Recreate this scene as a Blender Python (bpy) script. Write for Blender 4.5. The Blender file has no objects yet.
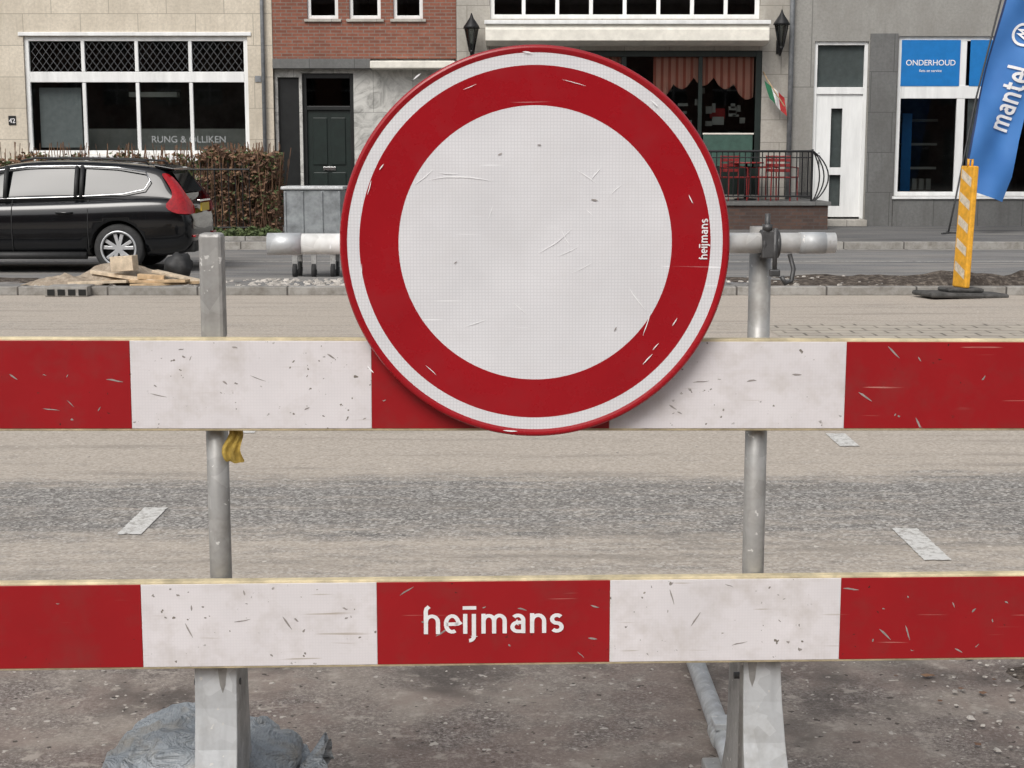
import bpy, bmesh, math, random
from mathutils import Vector, Matrix, noise as mn
random.seed(7)
S=bpy.context.scene
R=math.radians
# ---------------------------------------------------------------- materials
class G:
    def __init__(s,name,rough=.6,metal=0.0,spec=.5,coat=0):
        m=bpy.data.materials.new(name); m.use_nodes=True
        s.m=m; s.t=m.node_tree; s.b=s.t.nodes['Principled BSDF']
        s.b.inputs['Roughness'].default_value=rough
        s.b.inputs['Metallic'].default_value=metal
        s.b.inputs['Specular IOR Level'].default_value=spec
        s.b.inputs['Coat Weight'].default_value=coat
        s.co=s.N('ShaderNodeTexCoord').outputs['Object']
    def N(s,t,**k):
        n=s.t.nodes.new(t)
        for a,v in k.items(): setattr(n,a,v)
        return n
    def put(s,sock,v):
        if isinstance(v,bpy.types.NodeSocket): s.t.links.new(v,sock)
        else:
            if isinstance(v,(tuple,list)) and len(v)==3 and sock.type=='RGBA': v=tuple(v)+(1,)
            if isinstance(v,(int,float)) and sock.type=='RGBA': v=(v,v,v,1)
            sock.default_value=v
    def vec(s,scale=(1,1,1),rot=(0,0,0),src=None,loc=(0,0,0)):
        n=s.N('ShaderNodeMapping'); s.put(n.inputs['Vector'],src or s.co)
        n.inputs['Scale'].default_value=scale; n.inputs['Rotation'].default_value=rot; n.inputs['Location'].default_value=loc
        return n.outputs[0]
    def noise(s,scale,detail=4,vec=None,rough=.55,dist=0):
        n=s.N('ShaderNodeTexNoise'); s.put(n.inputs['Vector'],vec or s.co)
        n.inputs['Scale'].default_value=scale; n.inputs['Detail'].default_value=min(detail,4)
        n.inputs['Roughness'].default_value=rough; n.inputs['Distortion'].default_value=dist
        return n.outputs['Fac']
    def voro(s,scale,vec=None,feature='F1',rand=1,out='Distance'):
        n=s.N('ShaderNodeTexVoronoi',feature=feature); s.put(n.inputs['Vector'],vec or s.co)
        n.inputs['Scale'].default_value=scale; n.inputs['Randomness'].default_value=rand
        return n.outputs[out]
    def ramp(s,f,stops,interp='LINEAR'):
        n=s.N('ShaderNodeValToRGB'); s.put(n.inputs[0],f); e=n.color_ramp.elements; n.color_ramp.interpolation=interp
        while len(e)<len(stops): e.new(.5)
        for i,(p,c) in enumerate(stops):
            e[i].position=p
            e[i].color=(c,c,c,1) if isinstance(c,(int,float)) else tuple(c)+(1,)
        return n.outputs[0]
    def mix(s,f,a,b,blend='MIX'):
        n=s.N('ShaderNodeMix',data_type='RGBA',blend_type=blend)
        s.put(n.inputs[0],f); s.put(n.inputs[6],a); s.put(n.inputs[7],b); return n.outputs[2]
    def math(s,op,a,b=0.0,clamp=False):
        n=s.N('ShaderNodeMath',operation=op,use_clamp=clamp); s.put(n.inputs[0],a); s.put(n.inputs[1],b); return n.outputs[0]
    def xyz(s,src=None):
        n=s.N('ShaderNodeSeparateXYZ'); s.put(n.inputs[0],src or s.co); return n.outputs
    def wall(s):
        x=s.xyz(); c=s.N('ShaderNodeCombineXYZ'); s.put(c.inputs[0],x[0]); s.put(c.inputs[1],x[2]); return c.outputs[0]
    def brick(s,vec,w,h,mortar,c1,c2,cm,off=.5,bias=0):
        n=s.N('ShaderNodeTexBrick'); s.put(n.inputs['Vector'],vec); n.offset=off
        for k,v in (('Color1',c1),('Color2',c2),('Mortar',cm)): s.put(n.inputs[k],v)
        n.inputs['Scale'].default_value=1; n.inputs['Brick Width'].default_value=w; n.inputs['Row Height'].default_value=h
        n.inputs['Mortar Size'].default_value=mortar; n.inputs['Bias'].default_value=bias; n.inputs['Mortar Smooth'].default_value=.2
        return n.outputs
    def bump(s,h,strength=.3,dist=.01):
        n=s.N('ShaderNodeBump'); s.put(n.inputs['Height'],h); n.inputs['Strength'].default_value=strength
        n.inputs['Distance'].default_value=dist; s.t.links.new(n.outputs[0],s.b.inputs['Normal'])
    def col(s,c): s.put(s.b.inputs['Base Color'],c)
    def rough(s,c): s.put(s.b.inputs['Roughness'],c)

def mul(c,k): return tuple(min(1,x*k) for x in c)
def simple(name,c,rough=.6,metal=0,var=.25,scale=8,coat=0,bump=0,spec=.5,streak=False):
    g=G(name,rough,metal,spec,coat)
    v=g.vec((1,1,.15)) if streak else None
    n=g.noise(scale,4,v,.65)
    g.col(g.ramp(n,[(.3,mul(c,1-var)),(.7,mul(c,1+var))]))
    if bump: g.bump(g.noise(scale*6,3),bump,.01)
    return g.m
def scratch(g,vec,rot,thr=.70,sc=1.0,seed=0,L=4):
    """thin elongated marks"""
    v=g.vec((L*sc,110*sc,1),(0,0,rot),vec,(seed,seed*1.7,0))
    n=g.noise(1.0,1,v,.5)
    m=g.ramp(g.noise(4.5*sc,2,g.vec((1,1,1),(0,0,0),vec,(seed*3,1,0))),[(.50,0),(.62,1)])
    return g.math('MULTIPLY',g.ramp(n,[(thr,0),(thr+.03,1)]),m)
def sheet(name,c,dirt,amount=.6,scr=(.8,.8,.8),hexa=.1,chips=.70,rough=.35,scr_thr=.70,hscale=160,rubk=.5):
    """retro-reflective film with grime, chips and scratches"""
    g=G(name,rough,0,.4)
    w=g.wall()
    n0=g.noise(6,4,w)
    base=g.mix(g.ramp(n0,[(.3,0),(.75,1)]),mul(c,.88),c)
    if hexa>0:
        hx=g.voro(hscale,w,'DISTANCE_TO_EDGE',.10)
        base=g.mix(g.math('MULTIPLY',g.ramp(hx,[(0.03,1),(.2,0)]),hexa*2.0),base,mul(c,.5))
    gr=g.math('MULTIPLY',g.ramp(g.noise(9,4,w,.72),[(.48,0),(.78,1)]),amount)
    base=g.mix(gr,base,dirt)
    if rubk>0:
        rub=g.ramp(g.noise(3.5,4,g.vec((1,4,1),src=w,loc=(2,5,0)),.68),[(.60,0),(.74,1)])
        base=g.mix(g.math('MULTIPLY',rub,amount*rubk),base,mul(dirt,1.1))
    for r,t,sd in ((.5,scr_thr,1),(-.75,scr_thr,5),(1.35,scr_thr,9)):
        base=g.mix(scratch(g,w,r,t,1,sd),base,scr)
    ch=g.math('MULTIPLY',g.ramp(g.noise(60,2,w,.6),[(chips-.01,0),(chips+.01,1)]),g.ramp(n0,[(.46,0),(.54,1)]))
    base=g.mix(ch,base,mul(dirt,.45))
    ch2=g.ramp(g.noise(23,4,g.vec((1,1.5,1),src=w,loc=(7,3,0)),.75),[(chips+.01,0),(chips+.03,1)])
    base=g.mix(ch2,base,mul(dirt,.7))
    g.col(base); g.rough(g.math('ADD',g.math('MULTIPLY',gr,.4),rough,True))
    g.bump(g.noise(9,2,w),.08,.01)
    return g.m
M={}
M['p_red']=sheet('plank_red_film',(.345,.010,.014),(.16,.04,.033),.4,(.50,.20,.17),0,.71,scr_thr=.735,rubk=.25)
M['p_white']=sheet('plank_white_film',(.80,.765,.77),(.42,.37,.31),.5,(.44,.38,.32),.04,.685,scr_thr=.705,rubk=.4)
M['s_red']=sheet('sign_red_film',(.355,.007,.013),(.2,.04,.045),.2,(.5,.22,.22),0,.82,.27,.78,rubk=0)
M['s_white']=sheet('sign_white_film',(.80,.795,.81),(.62,.60,.59),.28,(.95,.95,.96),.15,.84,.32,.745,150,rubk=0)
M['letter']=simple('white_lettering',(.82,.81,.81),.4,var=.08,scale=30)
M['scr_w']=simple('scratch_pale',(.9,.9,.9),.5,var=.1,scale=60)
M['scr_d']=simple('scratch_dark',(.3,.27,.25),.6,var=.3,scale=60)
M['edge']=simple('plank_edge_cream',(.58,.49,.31),.6,var=.4,scale=14)
def galv(name,c,metal=.35,rough=.5):
    g=G(name,rough,metal)
    v=g.voro(28,None,'F1',1,'Color'); bw=g.N('ShaderNodeRGBToBW'); g.put(bw.inputs[0],v)
    a=g.ramp(bw.outputs[0],[(.1,mul(c,.86)),(.9,mul(c,1.1))])
    d=g.ramp(g.noise(9,4,None,.7),[(.42,0),(.72,1)])
    a=g.mix(g.math('MULTIPLY',d,.65),a,mul((c[0],c[1]*.93,c[2]*.84),.5))
    st=g.ramp(g.noise(30,3,g.vec((1,1,.08))),[(.5,0),(.75,1)])
    a=g.mix(g.math('MULTIPLY',st,.4),a,mul(c,.5))
    sp=g.ramp(g.noise(55,2),[(.68,0),(.71,1)])
    a=g.mix(sp,a,(.7,.69,.66))
    g.col(a); g.rough(g.ramp(d,[(0,rough*.8),(1,.8)])); g.bump(g.noise(50,3),.15,.004)
    return g.m
M['galv']=galv('galvanised_steel',(.44,.435,.42))
M['galv_l']=galv('galvanised_steel_light',(.62,.64,.65))
M['alu']=galv('aluminium_tube',(.88,.88,.86),.1,.4)
M['dsteel']=simple('dark_steel',(.09,.09,.09),.5,.5,scale=30,bump=.1)
M['cloth']=simple('yellow_cloth',(.38,.26,.05),.8,var=.4,scale=40,bump=.2)
# sandbag
g=G('sandbag_plastic',.40); n=g.noise(7,4,None,.65)
a=g.ramp(n,[(.3,(.26,.285,.31)),(.65,(.42,.45,.47))])
wv=g.N('ShaderNodeTexWave',wave_type='BANDS',bands_direction='X'); g.put(wv.inputs[0],g.co); wv.inputs['Scale'].default_value=45; wv.inputs['Distortion'].default_value=1.5
wv2=g.N('ShaderNodeTexWave',wave_type='BANDS',bands_direction='Z'); g.put(wv2.inputs[0],g.co); wv2.inputs['Scale'].default_value=45; wv2.inputs['Distortion'].default_value=1.5
a=g.mix(g.math('MULTIPLY',g.math('MULTIPLY',wv.outputs['Fac'],wv2.outputs['Fac']),.4),a,(.18,.20,.22))
a=g.mix(g.ramp(g.noise(13,4),[(.50,0),(.70,.6)]),a,(.33,.29,.23)); g.col(a)
g.bump(g.noise(13,3,g.vec((1,1.4,2.2)),.6,1.4),.9,.03); M['bag']=g.m
# ---- road
def road_mat():
    g=G('dusty_asphalt',.9,0,.2)
    x=g.xyz(); wob=g.noise(.35,3)
    y=g.math('ADD',x[1],g.math('MULTIPLY',g.math('SUBTRACT',wob,.5),1.6))
    t=g.math('DIVIDE',g.math('SUBTRACT',y,5.0),13.0)
    def P(Y): return (Y-5.0)/13.0
    band=g.ramp(t,[(0,.75),(P(5.9),.65),(P(6.25),.25),(P(7.05),.15),(P(7.45),.78),(P(8.4),.97),(P(9.2),.5),(P(10.5),.15),(P(12.2),.3),(P(13.0),.85),(P(14.0),.7),(P(14.9),.97),(P(15.8),.72),(P(16.6),.95)])
    streak=g.noise(1.0,4,g.vec((.5,7,1)),.68)
    fine=g.noise(7,4,g.vec((.7,2.0,1)),.74)
    sand=g.math('ADD',band,g.math('MULTIPLY',g.math('SUBTRACT',streak,.5),1.0))
    sand=g.math('ADD',sand,g.math('MULTIPLY',g.math('SUBTRACT',fine,.5),1.2),True)
    agg=g.noise(105,2,None,.8)
    agg2=g.voro(75,None,'F1',1,'Color'); bw=g.N('ShaderNodeRGBToBW'); g.put(bw.inputs[0],agg2)
    asp=g.ramp(agg,[(.34,(.055,.052,.05)),(.5,(.18,.173,.163)),(.64,(.44,.425,.40))])
    asp=g.mix(.5,asp,g.ramp(bw.outputs[0],[(.15,(.06,.057,.054)),(.55,(.22,.21,.20)),(.9,(.66,.64,.60))]))
    sc=g.ramp(g.noise(45,4,None,.78),[(.3,(.38,.325,.265)),(.7,(.64,.565,.48))])
    sandf=g.mix(.26,sc,asp)
    c=g.mix(g.ramp(sand,[(.2,.1),(.75,.97)]),asp,sandf)
    c=g.mix(g.ramp(g.noise(2.0,4,g.vec((.22,2.2,1),loc=(5,2,0)),.68),[(.53,0),(.68,.45)]),c,(.20,.18,.155))
    c=g.mix(g.ramp(g.noise(30,1),[(.72,0),(.75,.8)]),c,(.62,.58,.52))
    g.col(c); return g.m
M['road']=road_mat()
def path_mat():
    g=G('worn_brown_asphalt',.85,0,.25)
    agg=g.noise(110,3,None,.78)
    asp=g.ramp(agg,[(.33,(.075,.062,.055)),(.52,(.195,.165,.148)),(.68,(.40,.36,.33))])
    c=g.mix(g.ramp(g.noise(2.2,4,None,.68),[(.4,0),(.66,.8)]),asp,(.35,.305,.26))
    c=g.mix(g.ramp(g.noise(3.2,4,g.vec(loc=(2.2,6,0)),.72),[(.46,0),(.58,.45)]),c,(.23,.175,.15))
    wet=g.noise(1.5,4,g.vec(loc=(4,9,0)),.66)
    c=g.mix(g.ramp(wet,[(.5,0),(.62,.75)]),c,(.085,.072,.063))
    x=g.xyz(); dmp=g.math('MULTIPLY',g.ramp(g.math('ADD',x[0],g.math('MULTIPLY',g.math('SUBTRACT',wet,.5),1.6)),[(.98,0),(1.0,1)]),.0)
    c=g.mix(g.ramp(g.noise(14,4,g.vec(loc=(2,0,0)),.7),[(.56,0),(.67,.65)]),c,(.42,.375,.325))
    c=g.mix(g.ramp(g.noise(26,2,g.vec(loc=(9,0,0))),[(.68,0),(.70,.85)]),c,(.50,.46,.41))
    c=g.mix(g.ramp(g.noise(30,2,g.vec(loc=(1,7,0))),[(.68,0),(.71,.8)]),c,(.04,.034,.03))
    g.col(c); g.rough(g.ramp(wet,[(.5,.9),(.66,.6)])); return g.m
M['path']=path_mat()
def asph(name,c,sandy=.4):
    g=G(name,.9,0,.2); agg=g.noise(45,4,None,.78)
    a=g.ramp(agg,[(.3,mul(c,.6)),(.7,mul(c,1.5))])
    a=g.mix(g.ramp(g.noise(1.0,4,g.vec((.4,2,1)),.65),[(.42,0),(.65,sandy)]),a,(.36,.33,.29))
    a=g.mix(g.ramp(g.noise(.7,4,g.vec((.5,2,1),loc=(5,5,0))),[(.5,0),(.7,.5)]),a,mul(c,.5))
    g.col(a); return g.m
M['road2']=asph('far_asphalt',(.17,.17,.17),.5)
M['pave']=asph('pavement_asphalt',(.12,.12,.12),.3)
M['ground']=asph('ground_soil',(.12,.11,.10),.3)
g=G('soil',.95,0,.1); n=g.noise(11,4,None,.78); g.col(g.ramp(n,[(.3,(.04,.032,.027)),(.5,(.10,.083,.07)),(.68,(.27,.23,.19))])); g.bump(n,1,.06); M['soil']=g.m
g=G('sand',.95,0,.1); n=g.noise(14,4,None,.7); g.col(g.ramp(n,[(.3,(.24,.19,.14)),(.7,(.45,.38,.30))])); g.bump(n,.8,.03); M['sand']=g.m
g=G('kerb_concrete',.85,0,.3); o=g.brick(g.co,1.0,4,.012,(.28,.27,.25),(.36,.345,.32),(.08,.075,.07)); c=g.mix(g.ramp(g.noise(6,4,None,.7),[(.4,0),(.7,.75)]),o['Color'],(.14,.125,.105)); g.col(c); M['kerb']=g.m
g=G('pavers',.85,0,.3); o=g.brick(g.co,.3,.2,.014,(.42,.38,.32),(.35,.315,.27),(.14,.125,.105)); c=g.mix(g.ramp(g.noise(5,4,None,.7),[(.4,0),(.7,.7)]),o['Color'],(.50,.445,.37)); g.col(c); M['pavers']=g.m
def pmat(nm,hi,lo,a,b,sc):
    g=G(nm,.75); n=g.noise(sc,4,None,.78); g.col(g.ramp(n,[(a,lo),(b,hi)])); return g.m
M['paint']=pmat('road_paint',(.62,.61,.58),(.34,.32,.29),.38,.52,36)
M['paintw']=pmat('road_paint_worn',(.45,.44,.41),(.19,.18,.17),.38,.6,14)
# ---- facades
def stone(name,c,bw,bh,joint=.008,cm=None,grime=.5):
    g=G(name,.85,0,.3); w=g.wall()
    o=g.brick(w,bw,bh,joint,mul(c,.93),mul(c,1.07),cm or mul(c,.5))
    a=g.mix(g.ramp(g.noise(1.6,4,g.vec((1,.45,1),src=w),.72),[(.4,0),(.68,grime)]),o['Color'],mul((c[0],c[1]*.95,c[2]*.88),.5))
    a=g.mix(g.ramp(g.noise(18,4,w,.75),[(.32,.45),(.6,0)]),a,mul(c,.55))
    a=g.mix(g.ramp(g.noise(3,4,g.vec((6,.3,1),src=w),.6),[(.55,0),(.75,grime*.6)]),a,mul(c,.45))
    g.col(a); return g.m
M['stone']=stone('beige_stone',(.68,.61,.50),1.15,.62,.007,grime=.42)
M['stoneC']=stone('grey_stone',(.46,.435,.39),.9,.45)
M['concrete']=stone('grey_render',(.345,.335,.31),6.0,2.9,.01,grime=.4)
M['plinth']=stone('dark_granite',(.17,.17,.165),.9,.8,.008)
g=G('marble',.5,0,.5); w=g.wall(); n=g.noise(2.5,4,w,.75,1.6); o=g.brick(w,.8,1.2,.006,1.0,.92,.5); g.col(g.mix(1.0,g.ramp(n,[(.35,(.28,.275,.255)),(.5,(.50,.49,.46)),(.7,(.66,.65,.61))]),o['Color'],'MULTIPLY')); M['marble']=g.m
def brickm(name,c1,c2,cm):
    g=G(name,.9,0,.2); w=g.wall(); o=g.brick(w,.22,.066,.010,c1,c2,cm,bias=-.1)
    a=g.mix(g.ramp(g.noise(9,4,w,.7),[(.35,.4),(.65,0)]),o['Color'],mul(c1,.5))
    a=g.mix(g.ramp(g.noise(1.1,4,w),[(.45,0),(.7,.3)]),a,(.07,.045,.035))
    g.col(a); return g.m
M['brick']=brickm('red_brick',(.31,.118,.078),(.20,.078,.055),(.24,.20,.17))
M['dbrick']=brickm('dark_brick',(.12,.075,.06),(.07,.052,.047),(.09,.08,.075))
M['white']=simple('white_window_paint',(.78,.785,.77),.5,var=.12,scale=5,streak=True)
M['cream']=simple('cream_fascia',(.75,.72,.64),.6,var=.15,scale=4)
M['black']=simple('black_paint',(.012,.013,.013),.35,var=.3,scale=6)
M['dgreen']=simple('dark_green_paint',(.008,.016,.013),.4,var=.3,scale=6)
M['teal']=simple('faded_green_panel',(.04,.09,.07),.5,var=.2)
M['iron']=simple('wrought_iron',(.013,.013,.014),.5,.3,var=.3,scale=20)
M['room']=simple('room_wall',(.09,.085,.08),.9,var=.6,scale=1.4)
M['roomw']=simple('room_light_wall',(.38,.37,.34),.9,var=.3,scale=1.2)
M['curtain']=simple('curtain',(.55,.56,.55),.9,var=.12,scale=9)
M['faint']=simple('faint_window_film',(.26,.27,.27),.7,var=.12,scale=9)
M['roof']=simple('roof_tile',(.10,.06,.05),.9,var=.3,scale=5)
M['zinc']=simple('zinc_pipe',(.22,.23,.24),.6,.3,scale=10)
M['lead']=simple('lead_came',(.13,.135,.14),.6,.3,scale=10)
M['blue']=simple('blue_sign',(.008,.17,.48),.4,var=.08)
g=G('flag_blue_fabric',.7); g.col(g.ramp(g.noise(.9,3),[(.3,(.035,.15,.42)),(.7,(.06,.21,.52))])); M['fblue']=g.m
M['navy']=simple('flag_navy',(.012,.03,.10),.7,var=.2)
g=G('curtain_rust_stripes',.85); x=g.xyz(); s_=g.math('SINE',g.math('MULTIPLY',x[0],42)); g.col(g.mix(g.ramp(s_,[(.3,0),(.55,1)]),(.85,.42,.32),(.55,.17,.12))); M['awn']=g.m
M['red']=simple('chair_red',(.22,.02,.02),.5,var=.3)
M['flag_g']=simple('flag_green',(.02,.15,.07),.8); M['flag_w']=simple('flag_white',(.7,.7,.68),.8); M['flag_r']=simple('flag_red',(.42,.03,.03),.8)
M['orange']=simple('beacon_yellow',(.72,.36,.03),.45,var=.2,scale=20)
M['stripe']=simple('beacon_stripe',(.62,.54,.42),.5,var=.3,scale=20)
M['rubber']=simple('black_rubber',(.03,.03,.03),.85,var=.4,scale=12)
M['baser']=simple('recycled_base',(.07,.068,.065),.9,var=.5,scale=14)
M['wood']=simple('raw_wood',(.48,.34,.20),.8,var=.35,scale=10)
M['wood2']=simple('pale_wood',(.55,.45,.33),.8,var=.3,scale=10)
M['rubble']=simple('rubble_stone',(.42,.39,.35),.9,var=.45,scale=9)
M['tarp']=simple('cart_steel',(.27,.29,.30),.45,.4,var=.35,scale=7,bump=.1)
M['paint_car']=simple('car_black_paint',(.005,.0055,.0065),.16,0,var=.2,scale=3,coat=.6,spec=.35)
M['cglass']=simple('car_glass',(.008,.009,.010),.04,0,var=.2,scale=2,spec=.45)
M['plastic']=simple('black_plastic',(.02,.02,.02),.6,var=.3,scale=20)
M['chrome']=simple('chrome',(.75,.75,.75),.2,1,var=.05)
M['alloy']=simple('alloy_rim',(.62,.63,.64),.3,.5,var=.1)
M['tail']=simple('tail_light_red',(.34,.006,.010),.15,0,var=.3,scale=25,coat=.5)
M['plate']=simple('number_plate',(.65,.45,.04),.5,var=.05)
g=G('leaf_brown',.8); n=g.noise(7,4); g.col(g.ramp(n,[(.3,(.06,.036,.025)),(.5,(.175,.095,.058)),(.7,(.27,.16,.085))])); M['leafb']=g.m
g=G('leaf_green',.7); n=g.noise(9,4); g.col(g.ramp(n,[(.3,(.03,.05,.015)),(.7,(.10,.13,.04))])); M['leafg']=g.m
def glass(name,tint):
    m=bpy.data.materials.new(name); m.use_nodes=True; t=m.node_tree; t.nodes.clear()
    o=t.nodes.new('ShaderNodeOutputMaterial'); mx=t.nodes.new('ShaderNodeMixShader'); fr=t.nodes.new('ShaderNodeFresnel'); fr.inputs[0].default_value=1.5
    tr=t.nodes.new('ShaderNodeBsdfTransparent'); tr.inputs[0].default_value=tint+(1,)
    gl=t.nodes.new('ShaderNodeBsdfGlossy'); gl.inputs['Roughness'].default_value=.02
    no=t.nodes.new('ShaderNodeTexNoise'); no.inputs['Scale'].default_value=1.1
    bp=t.nodes.new('ShaderNodeBump'); bp.inputs['Strength'].default_value=.05; t.links.new(no.outputs[0],bp.inputs['Height']); t.links.new(bp.outputs[0],gl.inputs['Normal'])
    t.links.new(fr.outputs[0],mx.inputs[0]); t.links.new(tr.outputs[0],mx.inputs[1]); t.links.new(gl.outputs[0],mx.inputs[2]); t.links.new(mx.outputs[0],o.inputs[0]); return m
M['glass']=glass('window_glass',(.6,.64,.64)); M['glassd']=glass('frosted_dark_glass',(.35,.38,.38))
# ---------------------------------------------------------------- geometry helpers
def root(name,loc=(0,0,0)):
    e=bpy.data.objects.new(name,None); e.empty_display_size=.2; e.location=loc; S.collection.objects.link(e); return e
def par(o,p):
    if p is not None:
        o.parent=p; o.matrix_parent_inverse=Matrix.Translation(-Vector(p.location))
    return o
def mesh(name,v,f,mat,parent=None,smooth=False,idx=None,bevel=0,sub=0):
    me=bpy.data.meshes.new(name); me.from_pydata([tuple(a) for a in v],[],f); me.update()
    for m in (mat if isinstance(mat,list) else [mat]): me.materials.append(M[m])
    if idx: me.polygons.foreach_set('material_index',idx)
    if smooth: me.polygons.foreach_set('use_smooth',[True]*len(me.polygons))
    bm=bmesh.new(); bm.from_mesh(me)
    if len(bm.faces)<30000: bmesh.ops.recalc_face_normals(bm,faces=bm.faces)
    bm.to_mesh(me); bm.free()
    o=bpy.data.objects.new(name,me); S.collection.objects.link(o); par(o,parent)
    if sub: q=o.modifiers.new('s','SUBSURF'); q.levels=q.render_levels=sub
    if bevel: q=o.modifiers.new('b','BEVEL'); q.width=bevel; q.segments=2; q.limit_method='ANGLE'
    return o
BF=[(0,3,2,1),(4,5,6,7),(0,1,5,4),(1,2,6,5),(2,3,7,6),(3,0,4,7)]
def bv(x0,x1,y0,y1,z0,z1): return [(x0,y0,z0),(x1,y0,z0),(x1,y1,z0),(x0,y1,z0),(x0,y0,z1),(x1,y0,z1),(x1,y1,z1),(x0,y1,z1)]
def box(name,x0,x1,y0,y1,z0,z1,mat,parent=None,bevel=0): return mesh(name,bv(x0,x1,y0,y1,z0,z1),BF,mat,parent,bevel=bevel)
def boxes(name,lst,mat,parent=None,bevel=0):
    v=[];f=[]
    for b in lst:
        k=len(v); v+=bv(*b); f+=[tuple(i+k for i in q) for q in BF]
    return mesh(name,v,f,mat,parent,bevel=bevel)
def tube(name,pts,r,mat,parent=None,n=16,cap=True,rs=None):
    pts=[Vector(p) for p in pts]; v=[];f=[]; up=None
    for i,p in enumerate(pts):
        t=(pts[min(i+1,len(pts)-1)]-pts[max(i-1,0)]).normalized()
        if up is None: up=Vector((0,0,1)) if abs(t.z)<.9 else Vector((1,0,0))
        a=t.cross(up).normalized(); b=a.cross(t).normalized(); up=b
        rr=rs[i] if rs else r
        for k in range(n):
            q=2*math.pi*k/n; v.append(p+a*math.cos(q)*rr+b*math.sin(q)*rr)
    for i in range(len(pts)-1):
        for k in range(n): f.append((i*n+k,i*n+(k+1)%n,(i+1)*n+(k+1)%n,(i+1)*n+k))
    if cap: f.append(tuple(range(n))[::-1]); f.append(tuple((len(pts)-1)*n+k for k in range(n)))
    o=mesh(name,v,f,mat,parent)
    for p in o.data.polygons: p.use_smooth=len(p.vertices)==4
    return o
def tubes(name,lst,mat,parent=None,n=8):
    """many straight rods (p0,p1,r) in one mesh"""
    v=[];f=[]
    for p0,p1,r in lst:
        p0=Vector(p0);p1=Vector(p1); t=(p1-p0).normalized(); u=Vector((0,0,1)) if abs(t.z)<.9 else Vector((1,0,0))
        a=t.cross(u).normalized(); b=a.cross(t); k0=len(v)
        for p in (p0,p1):
            for k in range(n): q=2*math.pi*k/n; v.append(p+a*math.cos(q)*r+b*math.sin(q)*r)
        for k in range(n): f.append((k0+k,k0+(k+1)%n,k0+n+(k+1)%n,k0+n+k))
        f.append(tuple(k0+k for k in range(n))); f.append(tuple(k0+n+k for k in range(n)))
    return mesh(name,v,f,mat,parent)
def prism(name,poly,axis,a0,a1,mat,parent=None,bevel=0):
    """poly 2d; axis 'y': poly=(x,z); axis 'x': poly=(y,z)"""
    n=len(poly); mk=(lambda p,a:(p[0],a,p[1])) if axis=='y' else (lambda p,a:(a,p[0],p[1]))
    v=[mk(p,a0) for p in poly]+[mk(p,a1) for p in poly]
    f=[tuple(range(n)),tuple(range(2*n-1,n-1,-1))]+[(i,(i+1)%n,n+(i+1)%n,n+i) for i in range(n)]
    return mesh(name,v,f,mat,parent,bevel=bevel)
# ---------------------------------------------------------------- stroke lettering
def arc(cx,cy,rx,ry,a0,a1,n=10): return [(cx+rx*math.cos(R(a0+(a1-a0)*i/n)),cy+ry*math.sin(R(a0+(a1-a0)*i/n))) for i in range(n+1)]
GL={
'h':(.83,[[(.1,0),(.1,1.15),(.13,1.28),(.24,1.38)],[(.1,.55)]+arc(.35,.6,.25,.3,170,0)+[(.6,0)]]),
'n':(.83,[[(.1,0),(.1,1.0)],[(.1,.55)]+arc(.35,.6,.25,.3,170,0)+[(.6,0)]]),
'm':(1.2,[[(.1,0),(.1,1.0)],[(.1,.55)]+arc(.32,.62,.22,.28,170,0)+[(.54,0)],[(.54,.55)]+arc(.76,.62,.22,.28,170,0)+[(.98,0)]]),
'e':(.80,[[(.12,.48),(.62,.5)]+arc(.36,.5,.26,.4,0,300,16)]),
'i':(.36,[[(.1,0),(.1,1.0)]]),
'j':(.40,[[(.1,1),(.1,-.12)]+arc(-.1,-.12,.2,.22,0,-90),[(-.36,1.3),(.2,1.3)]]),
'a':(.82,[arc(.33,.66,.22,.24,140,0)+[(.55,0)],[(.55,.55),(.33,.55)]+arc(.33,.325,.23,.225,90,270)+[(.55,.1)]]),
's':(.62,[arc(.3,.7,.2,.2,35,270)+arc(.3,.3,.2,.2,90,-145)[1:]]),
't':(.62,[[(.2,1.25),(.2,.3)]+arc(.4,.3,.2,.2,180,270)+[(.5,.1)],[(0,.9),(.5,.9)]]),
'l':(.36,[[(.1,1.4),(.1,0)]]),
}
def lettering(name,text,place,mat,parent,w=.19):
    v=[];f=[];x=0;lay=0
    for ch in text:
        adv,st=GL[ch]
        for pl in st:
            lay+=1; P=[Vector((p[0]+x,p[1])) for p in pl]; k0=len(v)
            if len(P)==2: P=[P[0].lerp(P[1],i/6) for i in range(7)]
            for i,p in enumerate(P):
                d0=(P[i]-P[i-1]).normalized() if i else (P[1]-P[0]).normalized()
                d1=(P[i+1]-P[i]).normalized() if i<len(P)-1 else d0
                t=(d0+d1).normalized(); nn=Vector((-t.y,t.x)); k=w/2/max(.5,nn.dot(Vector((-d0.y,d0.x))))
                for s in (1,-1): q=p+nn*k*s; v.append(place(q.x,q.y,(lay%3)*.0004))
            for i in range(len(P)-1): a=k0+2*i; f.append((a,a+1,a+3,a+2))
        x+=adv
    return mesh(name,v,f,mat,parent)
def text(name,body,size,loc,mat,parent,rot=(R(90),0,0),align='CENTER'):
    c=bpy.data.curves.new(name,'FONT'); c.body=body; c.size=size; c.align_x=align; c.offset=size*.008
    o=bpy.data.objects.new(name,c); S.collection.objects.link(o); dg=bpy.context.evaluated_depsgraph_get()
    me=bpy.data.meshes.new_from_object(o.evaluated_get(dg)); bpy.data.objects.remove(o)
    me.materials.clear(); me.materials.append(M[mat]); o=bpy.data.objects.new(name,me); o.location=loc; o.rotation_euler=rot; S.collection.objects.link(o); par(o,parent); return o
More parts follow.
